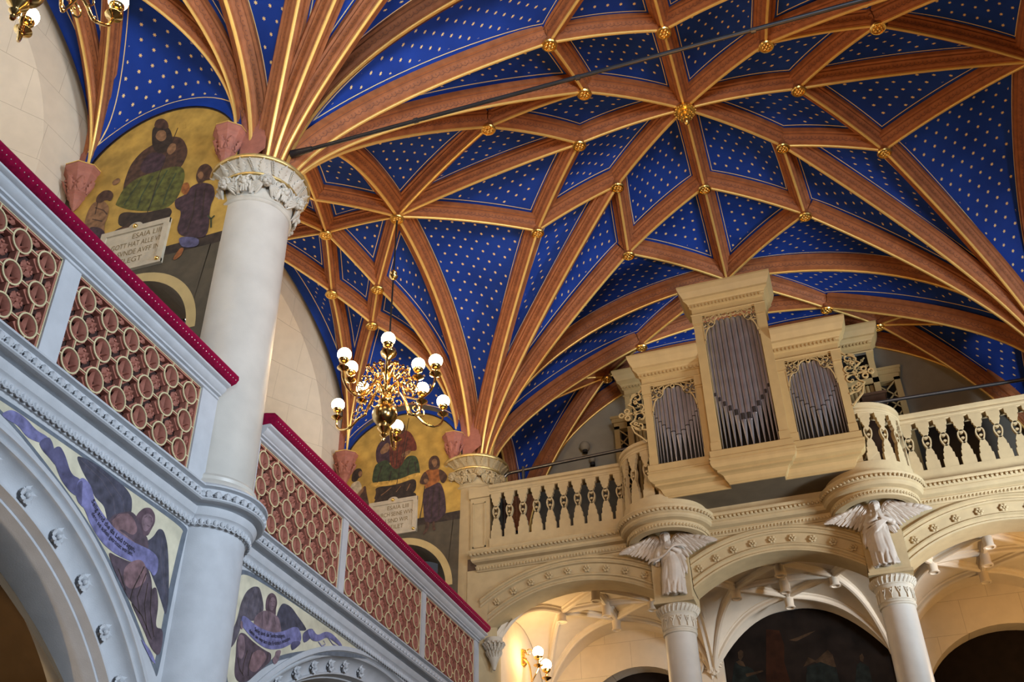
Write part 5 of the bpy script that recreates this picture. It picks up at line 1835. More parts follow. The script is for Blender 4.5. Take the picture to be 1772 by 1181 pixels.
def on_circle(u, v, cx, cy, R, z0=9.5):
    """height on the pixel ray where the globe sits at radius R from the stem"""
    best = None
    for z in np.linspace(z0 - .4, z0 + .4, 161):
        p = onz(u, v, z); e = abs(math.hypot(p[0] - cx, p[1] - cy) - R)
        if best is None or e < best[0]: best = (e, p)
    return best[1]


CX, CY = XC, Y0
g1 = [on_circle(u, v, CX, CY, .95) for u, v in ((672, 587), (596, 614), (754, 625), (585, 701), (767, 695), (687, 738))]
g2 = [on_circle(u, v, CX, CY, .50, 9.62) for u, v in ((608, 636), (724, 631), (628, 672), (731, 673))]
print('globes', [tuple(round(c, 2) for c in g) for g in g1 + g2])
chandelier(CX, CY, g1, g2, 'brass chandelier with ten lit opal globes hanging above the far side gallery')
CY2 = Y0 - 2 * HL
h1 = [on_circle(u, v, CX, CY2, .95) for u, v in ((50, 28), (205, 2))]
h1 += [(CX + .95 * math.cos(a), CY2 + .95 * math.sin(a), 9.5) for a in (-2.2, -1.2, 0.1, 3.3)]
h2 = [(CX + .5 * math.cos(a), CY2 + .5 * math.sin(a), 9.75) for a in (-2.7, -.4)]
chandelier(CX, CY2, h1, h2, 'brass chandelier at the top left corner, only its lower globes in the picture')

# two-armed wall lamp under the organ gallery
wl = thing('wall_lamp', 'brass two-armed wall lamp with two lit opal globes under the organ gallery', 'wall lamp', (-5.1, 16.2, 7.2))
ga, gb = onx(931, 1129, -4.74), onx(945, 1151, -4.66)
mb = MB()
mb.box((-5.1, 16.12, 7.06), (-5.08, 16.28, 7.32))
for k in range(7): mb.ball((-5.07, 16.2 + .06 * math.cos(k * 1.9), 7.19 + .12 * math.sin(k * 1.3)), .03, nu=7, nv=5)
mb.build('wall_plate', 'gold', wl)
arm = MB()
for g in (ga, gb):
    f = globe_unit(g, wl, .088)
    arm.tube(smooth_path([(-5.08, 16.2, 7.18), (-4.98, 16.18, 7.06), (-4.9, (16.2 + g[1]) / 2, f[2] - .13), (g[0] - .08, g[1], f[2] - .14), f]), .013, 7)
    pts = [(-4.98 + .07 * (1 - .7 * t) * math.cos(6 * t), 16.17, 7.26 + .07 * (1 - .7 * t) * math.sin(6 * t)) for t in np.linspace(0, 1, 14)]
    arm.tube(pts, .01, 6)
arm.build('arms', 'brass', wl)


def lamp(name, loc, e, col=(1, .62, .26), r=.15):
    l = bpy.data.lights.new(name, 'POINT'); l.energy = e; l.color = col; l.shadow_soft_size = r
    o = bpy.data.objects.new(name, l); o.location = loc; C.objects.link(o)


lamp('under_gallery_lamp_left', (-4.45, 15.9, 6.75), 22)
lamp('under_gallery_lamp_right', (3.2, 15.6, 6.2), 90)
# ---------------------------------------------------------------- angels on the pier blocks
def angel(gx, variant, label):
    Z0 = 7.10; yb = YG + .12 - .27
    root = thing('angel_statue', label, 'statue', (gx, yb - .1, Z0), 'angels on the gallery piers')
    b = MB()
    sw = 1 if variant == 0 else -1
    def V(x, y, z): return (gx + x * 1.0, yb - .02 - y, Z0 + z * .90)
    def limb(pts, rs, n=10): b.tube(smooth_path([V(*p) for p in pts], 4), list(np.interp(np.linspace(0, 1, (len(pts) - 1) * 4 + 1), np.linspace(0, 1, len(rs)), rs)), n); b.ball(V(*pts[0]), rs[0], nu=10, nv=7); b.ball(V(*pts[-1]), rs[-1], nu=10, nv=7)
    hx = .01 * sw
    # trunk: hem, knees, hips, waist, chest, neck
    limb([(.03 * sw, .05, .11), (.05 * sw, .07, .22), (.06 * sw, .07, .45), (.03 * sw, .06, .60), (.0, .05, .72), (.0, .05, .82)], [.115, .125, .125, .095, .10, .075], 16)
    limb([(-.06 * sw, .08, .09), (-.04 * sw, .11, .30), (.0, .09, .50)], [.07, .075, .08])
    limb([(0, .05, .80), (-.005, .055, .90)], [.038, .034])
    for s_ in (-1, 1): b.ball(V(s_ * .085, .05, .80), .052)
    # head with face and hair
    hd = (-.015, .07, .955)
    b.ball(V(*hd), .062, sc=(.88, .95, 1.15), nu=16, nv=12)
    b.ball(V(hd[0], hd[1] + .055, hd[2] - .008), .014, sc=(.8, 1, 1.6), nu=8, nv=6)
    b.ball(V(hd[0], hd[1] + .045, hd[2] - .055), .02, nu=8, nv=6)
    b.ball(V(hd[0], hd[1] + .054, hd[2] - .034), .012, sc=(1.6, .7, .6), nu=8, nv=6)
    for s_ in (-1, 1):
        b.ball(V(hd[0] + s_ * .026, hd[1] + .044, hd[2] + .020), .013, sc=(1.3, .8, .5), nu=8, nv=6)
        for k in range(6): b.ball(V(hd[0] + s_ * (.055 + .004 * math.sin(k * 2)), hd[1] - .005, hd[2] + .03 - .026 * k), .024, nu=8, nv=6)
    for k in range(9):
        a = PI * k / 8
        b.ball(V(hd[0] + .056 * math.cos(a), hd[1] + .012, hd[2] + .030 + .045 * math.sin(a)), .025, nu=8, nv=6)
    # feet
    for fx in (-.06, .05): limb([(fx, .10, .0), (fx + .01, .17, -.02)], [.026, .018])
    # arms and hands
    def hand(p, d, up):
        p, d, u = Vector(p), Vector(d).normalized(), Vector(up).normalized(); s_ = d.cross(u)
        limb([tuple(p), tuple(p + d * .035)], [.019, .020])
        for k in range(4):
            q = p + d * .045 + s_ * (k - 1.5) * .0125; L = (.030, .036, .034, .026)[k]
            limb([tuple(q), tuple(q + d * L * .6), tuple(q + d * L + u * .014)], [.0078, .0072, .006], 6)
        q = p + s_ * .018; limb([tuple(q), tuple(q + d * .022 + s_ * .018)], [.009, .007], 6)
    if variant == 0:
        limb([(-.10, .05, .79), (-.145, .08, .67), (-.13, .14, .57)], [.046, .040, .026])
        limb([(-.10, .05, .79), (-.15, .07, .64)], [.05, .055])
        hand((-.13, .15, .56), (-.6, .3, -.5), (0, 1, .2))
        limb([(.10, .05, .79), (.15, .10, .70), (.08, .17, .72)], [.046, .038, .026])
        limb([(.10, .05, .78), (.16, .08, .69)], [.05, .05])
        hand((.07, .18, .72), (-.9, .2, .1), (0, 1, 0))
    else:
        for s_ in (-1, 1):
            limb([(s_ * .10, .05, .79), (s_ * .14, .11, .68), (s_ * .04, .17, .72)], [.046, .040, .026])
            limb([(s_ * .11, .05, .79), (s_ * .17, .08, .66)], [.05, .05])
            hand((s_ * .035, .18, .73), (-s_ * .5, .1, .8), (0, 1, 0))
    # folds of the robe
    rnd = random.Random(5 + variant)
    for k in range(30):
        a = -1.35 + 2.7 * k / 29 + rnd.uniform(-.05, .05)
        top = rnd.uniform(.50, .66); pts = []
        for i in range(6):
            t = i / 5; z = top * (1 - t) + .0 * t
            rr = .112 + .038 * t + .022 * math.sin(3 * t + k * 1.3)
            aa = a + .25 * sw * math.sin(1.5 * t) + .06 * math.sin(k * 1.7 + 4 * t)
            pts.append((.045 * sw * (1 - abs(t - .5)) + rr * math.sin(aa), .04 + rr * .85 * math.cos(aa), z))
        limb(pts, [.008, .012, .017, .021], 6)
    for k in range(9):   # diagonal drapery over the chest
        t0 = k / 8
        limb([(.10 * sw, .07, .80 - .05 * t0), (.02 * sw, .14, .70 - .10 * t0), (-.09 * sw, .09, .62 - .14 * t0)], [.009, .014, .010], 6)
    for k in range(7):   # bunch of cloth hanging at one side
        x_ = (.13 + .018 * k) * (1 if variant == 0 else -1)
        limb([(x_ * .8, .08, .66), (x_ * 1.05, .09 + .01 * (k % 2), .42), (x_ * (1.0 + .12 * (k % 2)), .07, .16 + .03 * k)], [.012, .020, .012], 7)
    if variant == 1:
        for k in range(5): limb([(.10, .14, .70 - .01 * k), (-.05, .19, .64 - .03 * k), (-.19, .10, .60 - .06 * k), (-.21, .07, .50 - .06 * k)], [.010, .014, .016, .010], 6)
    o = b.build('body', 'statue', root)
    r = o.modifiers.new('remesh', 'REMESH'); r.mode = 'VOXEL'; r.voxel_size = .0085; r.use_smooth_shade = True
    s = o.modifiers.new('smooth', 'SMOOTH'); s.iterations = 1; s.factor = .5
    # ribbon
    if variant == 0:
        pts = [V(-.27, .20, .50), V(-.22, .22, .53), V(-.12, .23, .545), V(-.02, .24, .59), (V(.06, .25, .66)), V(.14, .24, .725), V(.24, .20, .735), V(.29, .16, .71)]
        sp = smooth_path(pts, 5); rb = MB()
        rb.grid([[(p[0], p[1] - .004, p[2] + .018), (p[0], p[1] - .010, p[2]), (p[0], p[1] - .004, p[2] - .018), (p[0], p[1] + .006, p[2] - .018), (p[0], p[1] + .004, p[2] + .018)] for p in sp], close_v=True)
        rb.build('ribbon', 'statue', root)
    # wings of layered feathers
    for s_ in (-1, 1):
        wg = MB()
        lift = (.0 if variant == 0 else .01)
        shoulder = (s_ * .07, -.0, .83)
        lead = smooth_path([V(*shoulder), V(s_ * .12, .0, .95 + lift), V(s_ * .20, .0, 1.01 + lift), V(s_ * .30, .0, .99), V(s_ * .42, .0, .93), V(s_ * .55, .0, .87)], 5)
        wg.tube(lead, list(np.interp(np.linspace(0, 1, len(lead)), [0, .3, 1], [.05, .045, .014])), 8)
        n = len(lead)
        for layer, (L0, L1, wd, off) in enumerate(((.12, .08, .056, .034), (.23, .15, .064, .018), (.36, .20, .070, .002))):
            m = (15, 14, 14)[layer]
            for k in range(m):
                t = k / (m - 1); p = Vector(lead[int(t * (n - 1) * .98)])
                ang = (-1.35 + .95 * t ** 1.2)
                L = (L0 + (L1 - L0) * t) * (.85 + .35 * math.sin(PI * t))
                d = Vector((s_ * math.cos(ang), 0, math.sin(ang)))
                e = Vector((s_ * math.sin(ang), 0, -math.cos(ang)))
                rows = []
                for i in range(6):
                    q = i / 5; hw = wd * (.6, .9, 1, 1.02, .92, .4)[i] * .52
                    c = p + d * (L * q) + Vector((0, -off - .006 * (k % 2) - .014 * math.sin(PI * q), 0))
                    c = c + Vector((s_ * .035 * q * q, 0, .015 * q))
                    rows.append([tuple(c - e * hw + Vector((0, .010, 0))), tuple(c + Vector((0, -.008, 0))), tuple(c + e * hw + Vector((0, .004, 0))), tuple(c + Vector((0, .018, 0)))])
                wg.grid(rows, close_v=True)
        wg.build('wing', 'statue', root)
    return root


angel(GX[0], 0, 'winged stone angel holding a thin ribbon, on the left free column')
angel(GX[1], 1, 'winged stone angel with hands at its breast, on the right free column')
# ---------------------------------------------------------------- wall paintings
def pm(name, col, noise=.25, ns=14):
    M[name] = mat(name, col, .7, noise=min(.6, noise * 1.7), nscale=ns, bump=.1, bscale=25)


pm('p_lilac', (.17, .165, .33)); pm('p_lilac_d', (.085, .08, .16)); pm('p_wing', (.060, .058, .085)); pm('p_wing2', (.10, .085, .105)); pm('p_rose', (.20, .115, .125)); pm('p_rose_d', (.085, .058, .075))
pm('p_skin', (.20, .13, .15)); pm('p_hair', (.10, .06, .075)); pm('p_ink', (.02, .018, .03), .05); pm('p_cream', (.62, .57, .42), .10, 6); pm('p_frame', (.13, .15, .18), .1)
pm('p_green', (.085, .085, .016), .4); pm('p_green2', (.035, .05, .020), .4); pm('p_brown', (.065, .030, .018), .35); pm('p_brown_d', (.030, .018, .012), .35); pm('p_red', (.11, .024, .012), .35); pm('p_orange', (.26, .085, .02), .3)
pm('p_violet', (.045, .022, .030), .35); pm('p_flesh', (.22, .11, .05), .25); pm('p_gold', (.50, .30, .06), .25); pm('p_white', (.42, .34, .22), .25)
M['tablet'] = mat('pale_stone_tablet', (.47, .40, .29), .7, noise=.12, nscale=10, bump=.2)
M['ink_gold'] = mat('dull_gold_lettering', (.20, .14, .06), .5, metal=.3)


class Mural:
    def __init__(s, root, plane, axis, org, sc):
        s.root, s.plane, s.axis, s.org, s.sc, s.k = root, plane, axis, org, sc, 0

    def uv(s, p):
        q = (s.org[0] + p[0] / s.sc, s.org[1] + p[1] / s.sc)
        if s.axis == 'x': w = onx(q[0], q[1], s.plane); return (w[1], w[2])
        w = ony(q[0], q[1], s.plane); return (w[0], w[2])

    def fn(s, a, b, d):
        return (s.plane + d, a, b) if s.axis == 'x' else (a, s.plane - d, b)

    def poly(s, pts, m, name, raw=False):
        s.k += 1
        P = pts if raw else [s.uv(p) for p in pts]
        # rounded outline
        Q = P
        if not raw:
            for _ in range(3):
                P, Q, n = Q, [], len(Q)
                for i in range(n):
                    a, b, c = P[i - 1], P[i], P[(i + 1) % n]
                    Q.append((b[0] * .78 + a[0] * .22, b[1] * .78 + a[1] * .22)); Q.append((b[0] * .78 + c[0] * .22, b[1] * .78 + c[1] * .22))
        d = .0012 + .0003 * s.k
        from mathutils.geometry import tessellate_polygon
        V_ = [s.fn(a, b, d) for a, b in Q]
        tris = tessellate_polygon([[Vector((a, b, 0)) for a, b in Q]])
        me = bpy.data.meshes.new(name); me.from_pydata(V_, [], [tuple(t) for t in tris]); me.materials.append(M[m])
        o = bpy.data.objects.new(name, me); C.objects.link(o); o.parent = s.root; o.location = -Vector(s.root.location)
        return o

    def lines(s, segs, w, m, name):
        s.k += 1; d = .0012 + .0003 * s.k; mb = MB()
        for sg in segs:
            P = [s.uv(p) for p in sg]
            mb.strip(P, w, s.fn, d - .0002, d)
        return mb.build(name, m, s.root, smooth=False)

    def text(s, body, path, height, m, name, shear=0.0):
        """lettering bent along a path of pixels"""
        s.k += 1; d = .0012 + .0003 * s.k
        cu = bpy.data.curves.new('t', 'FONT'); cu.body = body; cu.size = 1.0; cu.shear = shear; cu.offset = .003
        to = bpy.data.objects.new('t', cu); C.objects.link(to)
        dg = bpy.context.evaluated_depsgraph_get(); dg.update()
        me0 = to.evaluated_get(dg).to_mesh()
        V0 = [(v.co.x, v.co.y) for v in me0.vertices]; F0 = [tuple(p.vertices) for p in me0.polygons]
        to.evaluated_get(dg).to_mesh_clear(); bpy.data.objects.remove(to); bpy.data.curves.remove(cu)
        W = max(v[0] for v in V0)
        P = np.array([s.uv(p) for p in path]); L = np.r_[0, np.cumsum(np.hypot(*np.diff(P, axis=0).T))]
        out = []
        sx = L[-1] / W
        k_ = 1.0
        for x, y in V0:
            t = x * sx
            px = np.interp(t, L, P[:, 0]); py = np.interp(t, L, P[:, 1])
            qx = np.interp(min(t + .01, L[-1]), L, P[:, 0]) - np.interp(max(t - .01, 0), L, P[:, 0]); qy = np.interp(min(t + .01, L[-1]), L, P[:, 1]) - np.interp(max(t - .01, 0), L, P[:, 1])
            l = math.hypot(qx, qy) or 1; nx, ny = -qy / l, qx / l
            out.append(s.fn(px + nx * y * height, py + ny * y * height, d))
        mb = MB(); mb.add(out, F0); return mb.build(name, m, s.root, smooth=False)


# near painted angel
r_ = thing('angel_mural', 'painted seated angel with a long lilac scroll on the near spandrel beside the column', 'mural', (XW, 6.0, 4.5), 'painted spandrel angels')
A1 = Mural(r_, XW, 'x', (0, 700), 2.455)
A1.poly([(-160, -130), (20, -25), (300, 170), (545, 345), (800, 518), (790, 560), (735, 800), (668, 1175), (655, 1130), (560, 900), (480, 715), (380, 535), (280, 385), (160, 225), (60, 100), (-80, -40)], 'p_frame', 'painted_border')
A1.poly([(-160, -115), (20, -5), (300, 190), (545, 362), (782, 530), (768, 560), (712, 800), (655, 1118), (640, 1080), (575, 900), (496, 715), (396, 535), (296, 385), (176, 225), (76, 100), (-60, -40)], 'p_cream', 'gold_ground')
A1.poly([(320, 218), (360, 228), (420, 262), (470, 305), (530, 350), (560, 395), (560, 450), (545, 500), (500, 530), (455, 500), (450, 470), (440, 430), (400, 395), (385, 350), (350, 290)], 'p_wing', 'wing')
A1.poly([(610, 590), (650, 565), (672, 528), (695, 535), (712, 600), (717, 720), (716, 830), (703, 905), (690, 860), (668, 790), (640, 720), (618, 660)], 'p_wing', 'wing')
A1.lines([[(340, 235), (430, 320), (480, 400), (490, 480)], [(370, 240), (460, 320), (520, 400), (530, 470)], [(690, 550), (680, 650), (700, 800)], [(700, 600), (697, 700), (708, 850)]], .006, 'p_wing2', 'feather_lines')
A1.poly([(455, 500), (480, 470), (520, 458), (560, 455), (590, 490), (610, 550), (628, 570), (630, 640), (600, 680), (540, 650), (490, 590), (460, 540)], 'p_rose_d', 'tunic')
A1.poly([(470, 500), (510, 468), (545, 462), (570, 490), (585, 540), (560, 560), (520, 530), (490, 540)], 'p_rose', 'shoulder')
A1.poly([(490, 525), (540, 560), (585, 600), (570, 615), (520, 590), (480, 550)], 'p_skin', 'arm')
A1.poly([(572, 485), (585, 462), (610, 440), (640, 440), (658, 470), (657, 505), (640, 535), (628, 560), (605, 560), (600, 520), (590, 495)], 'p_hair', 'hair')
A1.poly([(598, 505), (605, 475), (628, 462), (648, 478), (648, 505), (632, 532), (612, 545)], 'p_skin', 'face')
A1.lines([[(632, 478), (643, 486)], [(622, 515), (634, 520)], [(640, 488), (642, 503)], [(612, 482), (622, 476)]], .007, 'p_hair', 'features')
A1.poly([(0, 40), (50, 20), (110, 60), (150, 110), (205, 140), (205, 165), (165, 165), (110, 140), (75, 90), (20, 62)], 'p_lilac', 'scroll_tail')
A1.poly([(160, 160), (205, 135), (225, 170), (240, 270), (205, 225), (180, 200)], 'p_lilac_d', 'scroll_turn')
A1.poly([(205, 205), (250, 172), (275, 215), (300, 300), (345, 320), (345, 400), (300, 380), (255, 320), (230, 250)], 'p_lilac_d', 'scroll_tail')
A1.poly([(318, 385), (325, 330), (350, 308), (385, 345), (400, 410), (440, 475), (490, 535), (560, 585), (640, 620), (672, 655), (668, 710), (650, 735), (630, 700), (560, 672), (490, 640), (430, 590), (385, 520), (355, 440), (340, 432)], 'p_lilac', 'scroll')
A1.poly([(318, 385), (325, 335), (350, 320), (345, 380), (345, 432), (330, 420)], 'p_lilac_d', 'scroll_turn')
A1.poly([(455, 625), (490, 645), (560, 675), (625, 690), (645, 760), (640, 850), (600, 870), (550, 840), (515, 770), (480, 700)], 'p_rose_d', 'robe')
A1.poly([(520, 700), (560, 665), (600, 660), (622, 700), (615, 760), (560, 790), (525, 770)], 'p_rose', 'knee')
A1.poly([(545, 830), (600, 850), (660, 760), (672, 850), (655, 950), (690, 955), (688, 1020), (672, 1075), (640, 1040), (600, 940)], 'p_rose_d', 'lower_robe')
A1.poly([(592, 990), (640, 1050), (662, 1110), (640, 1090), (610, 1030)], 'p_lilac', 'foot_cloth')
A1.lines([[(610, 690), (560, 790), (550, 830)], [(618, 720), (580, 820), (590, 890)], [(625, 760), (610, 850), (620, 960)], [(640, 780), (635, 880), (650, 990)], [(500, 700), (530, 790)], [(560, 850), (600, 900), (640, 1000)]], .010, 'p_brown_d', 'folds')
A1.lines([[(470, 500), (500, 470), (540, 465)], [(596, 670), (590, 760)], [(565, 690), (550, 770)]], .006, 'p_rose', 'lights')
z8 = Mural(r_, XW, 'x', (140, 860), 7.875); z8.k = 30
z8.text('Selig sind die da Leid tragen,', [(128, 60), (165, 150), (260, 320), (370, 460), (500, 600), (720, 760)], .060, 'p_ink', 'scroll_lettering')
z8.text('denn sie sollen getröstet werden.', [(128, 235), (190, 350), (290, 480), (400, 600), (530, 720), (690, 815)], .054, 'p_ink', 'scroll_lettering')

# far painted angel
r_ = thing('angel_mural', 'painted bare-shouldered angel unrolling a lilac scroll on the spandrel right of the near column', 'mural', (XW, 9.0, 4.5), 'painted spandrel angels')
A2 = Mural(r_, XW, 'x', (0, 700), 2.455)
A2.poly([(1018, 685), (1180, 782), (1330, 885), (1480, 990), (1620, 1085), (1480, 1075), (1330, 1062), (1200, 1082), (1110, 1125), (1030, 1200), (935, 1230), (970, 930), (1000, 760)], 'p_frame', 'painted_border')
A2.poly([(1026, 708), (1180, 802), (1330, 905), (1473, 1005), (1540, 1050), (1473, 1050), (1330, 1042), (1200, 1062), (1110, 1105), (1020, 1180), (955, 1200), (985, 930), (1010, 770)], 'p_cream', 'gold_ground')
B2 = Mural(r_, XW, 'x', (240, 980), 5.877); B2.k = 4
B2.poly([(950, 660), (1000, 540), (1035, 380), (1090, 260), (1160, 208), (1225, 212), (1252, 300), (1272, 430), (1250, 500), (1180, 560), (1100, 560), (1045, 540), (1035, 640), (980, 780), (925, 850), (925, 740)], 'p_wing2', 'wing')
B2.poly([(1395, 520), (1425, 430), (1465, 372), (1550, 415), (1615, 510), (1680, 600), (1712, 660), (1620, 660), (1540, 660), (1440, 700)], 'p_wing', 'wing')
B2.lines([[(1180, 230), (1130, 330), (1090, 500)], [(1215, 250), (1180, 360), (1150, 520)], [(1240, 320), (1210, 430), (1190, 540)], [(1470, 400), (1500, 520), (1560, 630)], [(1500, 410), (1560, 520), (1630, 630)]], .006, 'p_wing', 'feather_lines')
B2.poly([(1285, 450), (1290, 350), (1315, 290), (1355, 270), (1395, 305), (1408, 380), (1392, 440), (1392, 510), (1350, 520), (1310, 480)], 'p_hair', 'hair')
B2.poly([(1160, 575), (1190, 500), (1255, 455), (1320, 455), (1380, 495), (1420, 525), (1440, 600), (1450, 690), (1380, 720), (1250, 680), (1195, 640)], 'p_skin', 'body')
B2.poly([(1318, 410), (1328, 345), (1360, 312), (1388, 340), (1388, 400), (1362, 455), (1335, 450)], 'p_skin', 'face')
B2.lines([[(1340, 365), (1352, 362)], [(1368, 362), (1380, 365)], [(1362, 370), (1364, 395)], [(1350, 412), (1372, 412)]], .006, 'p_hair', 'features')
B2.lines([[(1250, 470), (1255, 540), (1250, 620)], [(1320, 500), (1310, 590)], [(1375, 520), (1390, 600)]], .008, 'p_rose_d', 'shading')
B2.poly([(1025, 675), (1080, 690), (1130, 745), (1200, 805), (1290, 865), (1345, 890), (1340, 970), (1270, 1030), (1180, 1110), (1100, 1181), (1000, 1181), (965, 1100), (985, 900), (990, 760)], 'p_rose_d', 'robe')
B2.poly([(1115, 990), (1150, 890), (1210, 850), (1270, 870), (1300, 940), (1250, 1010), (1180, 1090), (1120, 1060)], 'p_rose', 'knee')
B2.poly([(1000, 740), (1030, 690), (1070, 720), (1080, 850), (1050, 950), (1010, 940)], 'p_skin', 'knee')
B2.lines([[(1100, 860), (1060, 1000), (1050, 1100)], [(1150, 880), (1110, 1020), (1110, 1120)], [(1000, 930), (1020, 1050), (1060, 1120)], [(1310, 890), (1300, 960)]], .010, 'p_brown_d', 'folds')
B2.poly([(1038, 560), (1042, 515), (1072, 508), (1112, 540), (1180, 602), (1270, 652), (1380, 682), (1480, 662), (1560, 622), (1615, 622), (1642, 680), (1652, 740), (1622, 800), (1560, 785), (1480, 832), (1400, 852), (1300, 848), (1200, 785), (1110, 695), (1050, 620)], 'p_lilac', 'scroll')
B2.poly([(1540, 800), (1560, 768), (1630, 765), (1645, 790), (1590, 842), (1550, 865)], 'p_lilac_d', 'scroll_turn')
B2.poly([(1660, 690), (1720, 640), (1770, 640), (1775, 700), (1720, 760), (1670, 790)], 'p_lilac_d', 'scroll_turn')
B2.poly([(1390, 860), (1445, 855), (1432, 910), (1405, 985), (1372, 1008), (1348, 950), (1380, 920)], 'p_skin', 'hand')
B2.poly([(1025, 560), (1050, 560), (1052, 650), (1030, 640)], 'p_skin', 'hand')
A2.k = 24
A2.poly([(1300, 960), (1325, 955), (1345, 985), (1380, 965), (1410, 975), (1450, 1020), (1450, 1035), (1405, 1000), (1385, 990), (1350, 1010), (1320, 1005)], 'p_lilac', 'scroll_tail')
A2.lines([[(1350, 1010), (1365, 1030), (1380, 1020), (1372, 1005)], [(1390, 990), (1410, 1020), (1430, 1030), (1450, 1025)]], .012, 'p_lilac', 'scroll_curl')
B2.k = 30
B2.text('Selig sind die Sanftmütigen,', [(1168, 660), (1230, 700), (1300, 722), (1400, 735), (1482, 728)], .056, 'p_ink', 'scroll_lettering')
B2.text('denn sie werden das Erdreich besitzen', [(1112, 670), (1180, 735), (1260, 785), (1340, 810), (1430, 800), (1532, 755)], .054, 'p_ink', 'scroll_lettering')


# prophets on the transverse walls
def ground(mu, yc):
    cx, cw = -6.62, 1.10
    zl, hl_ = (10.16, .99) if yc > 10 else (10.28, 1.10)
    top = [(cx - cw * math.cos(t), zl + (hl_ - .02) * math.sin(t)) for t in np.linspace(0, PI, 40)]
    band = [(cx - (cw + .03) * math.cos(t), zl + (hl_ + .015) * math.sin(t)) for t in np.linspace(0, PI, 40)]
    mu.poly([(-7.76, 8.95)] + band + [(-5.46, 8.95)], 'p_brown_d', 'painted_edge', raw=True)
    mu.poly([(-7.73, 9.03)] + top + [(-5.50, 9.10)], 'mural_gold', 'gold_ground', raw=True)
    mu.k += 1
    a = MB(); d = .003
    a.grid([[mu.fn(-6.55 + r * math.cos(t), 7.85 + r * math.sin(t), d) for r in (.80, .915)] for t in np.linspace(0, PI, 40)]); a.build('painted_arch_band', 'mural_band', mu.root, smooth=False)


def tablet(y, lines, label, x0=-7.12, x1=-6.22, z0=8.84, z1=9.48):
    t = thing('inscription_tablet', label, 'tablet', ((x0 + x1) / 2, y, z0), 'inscription tablets under the painted prophets')
    mb = MB(); f = lambda a, b, d: (a, y - d, b)
    mb.box((x0, y - .02, z0), (x1, y, z1))
    for (a, b, c, d) in ((x0, x1, z1 - .07, z1), (x0, x1, z0, z0 + .05), (x0, x0 + .075, z0, z1), (x1 - .075, x1, z0, z1)): mb.box((a, y - .04 - (.001 if b - a > .2 else 0), c + (0 if b - a > .2 else .001)), (b, y - .019, d - (0 if b - a > .2 else .001)))
    mb.prism([((x0 + x1) / 2 + .09 * math.cos(a), z1 - .01 + .06 * math.sin(a)) for a in np.linspace(0, PI, 12)], f, 0, .042)
    mb.build('slab', 'tablet', t, smooth=False)
    mb = MB()
    mb.ball(((x0 + x1) / 2, y - .045, z1 - .01), .028); mb.ball((x1 - .05, y - .045, z0 + .05), .026)
    mb.build('gilt_stud', 'gold', t)
    mu = Mural(t, y - .02, 'y', (0, 0), 1)
    for i, (s_, xa, xb) in enumerate(lines):
        z = z1 - .175 - .118 * i
        mu.uv = lambda p: p
        mu.text(s_, [(x0 + xa, z), (x0 + xb, z)], .105, 'ink_gold', 'inscription')


def flipmural(y, org, sc, label, yc):
    r_ = thing('prophet_mural', label, 'mural', (-6.6, y, 9), 'painted prophets on gold ground')
    return Mural(r_, y, 'y', org, sc)


P1m = flipmural(yA, (0, 0), 1.0, 'painted bearded prophet in a green robe on gold ground, left of the near column', YA)
ground(P1m, YA)
P1m.poly([(196, 398), (245, 382), (293, 366), (296, 385), (240, 402), (192, 418)], 'p_brown', 'throne_step')
P1m.poly([(207, 366), (250, 370), (292, 358), (299, 366), (293, 378), (240, 392), (203, 394)], 'p_brown_d', 'dark_hem')
P1m.poly([(214, 318), (226, 285), (244, 264), (262, 252), (292, 236), (316, 238), (327, 262), (316, 288), (300, 300), (262, 312), (225, 335), (212, 345)], 'p_brown', 'cloak')
P1m.poly([(240, 290), (260, 262), (290, 268), (280, 296), (250, 302)], 'p_violet', 'breast')
P1m.poly([(201, 352), (214, 326), (238, 308), (268, 298), (300, 288), (318, 290), (321, 308), (308, 344), (290, 361), (260, 367), (222, 364), (200, 356)], 'p_green', 'robe')
P1m.lines([[(290, 295), (270, 330), (258, 362)], [(305, 300), (290, 330), (282, 355)], [(245, 310), (228, 335), (215, 356)], [(265, 305), (245, 340), (238, 362)]], .022, 'p_green2', 'folds')
P1m.lines([[(248, 388), (262, 350), (276, 302), (308, 222)]], .012, 'p_brown_d', 'staff')
P1m.lines([[(308, 222), (312, 212), (322, 212), (322, 222), (314, 224)]], .010, 'p_gold', 'crook')
P1m.poly([(263, 240), (264, 222), (278, 214), (294, 222), (300, 240), (292, 262), (274, 268), (264, 255)], 'p_brown_d', 'beard')
P1m.poly([(268, 238), (274, 226), (287, 226), (289, 240), (279, 247)], 'p_flesh', 'face')
P1m.poly([(266, 222), (270, 208), (282, 205), (291, 212), (293, 224)], 'p_brown', 'cap')
P1m.poly([(288, 262), (296, 248), (306, 250), (304, 262), (294, 270)], 'p_flesh', 'hand')
P1m.poly([(194, 315), (205, 308), (210, 312), (204, 320), (196, 322)], 'p_flesh', 'hand')
P1m.poly([(150, 372), (160, 352), (178, 346), (190, 358), (187, 376), (180, 392), (184, 425), (165, 412), (146, 392)], 'p_flesh', 'youth_body')
P1m.lines([[(165, 360), (180, 365), (186, 372)], [(160, 380), (178, 384)], [(170, 350), (165, 372)]], .015, 'p_brown', 'shading')
P1m.poly([(166, 352), (168, 340), (180, 330), (192, 330), (198, 338), (192, 350), (184, 346), (176, 352)], 'p_brown', 'youth_hair')
P1m.poly([(152, 392), (182, 396), (186, 432), (165, 418)], 'p_violet', 'youth_robe')
P1m.poly([(302, 346), (325, 336), (330, 324), (348, 316), (370, 320), (373, 340), (364, 358), (362, 400), (352, 414), (303, 408), (316, 366), (304, 362)], 'p_violet', 'servant_robe')
P1m.poly([(340, 302), (346, 288), (358, 283), (369, 292), (367, 312), (356, 312), (346, 322), (340, 312)], 'p_brown', 'servant_hair')
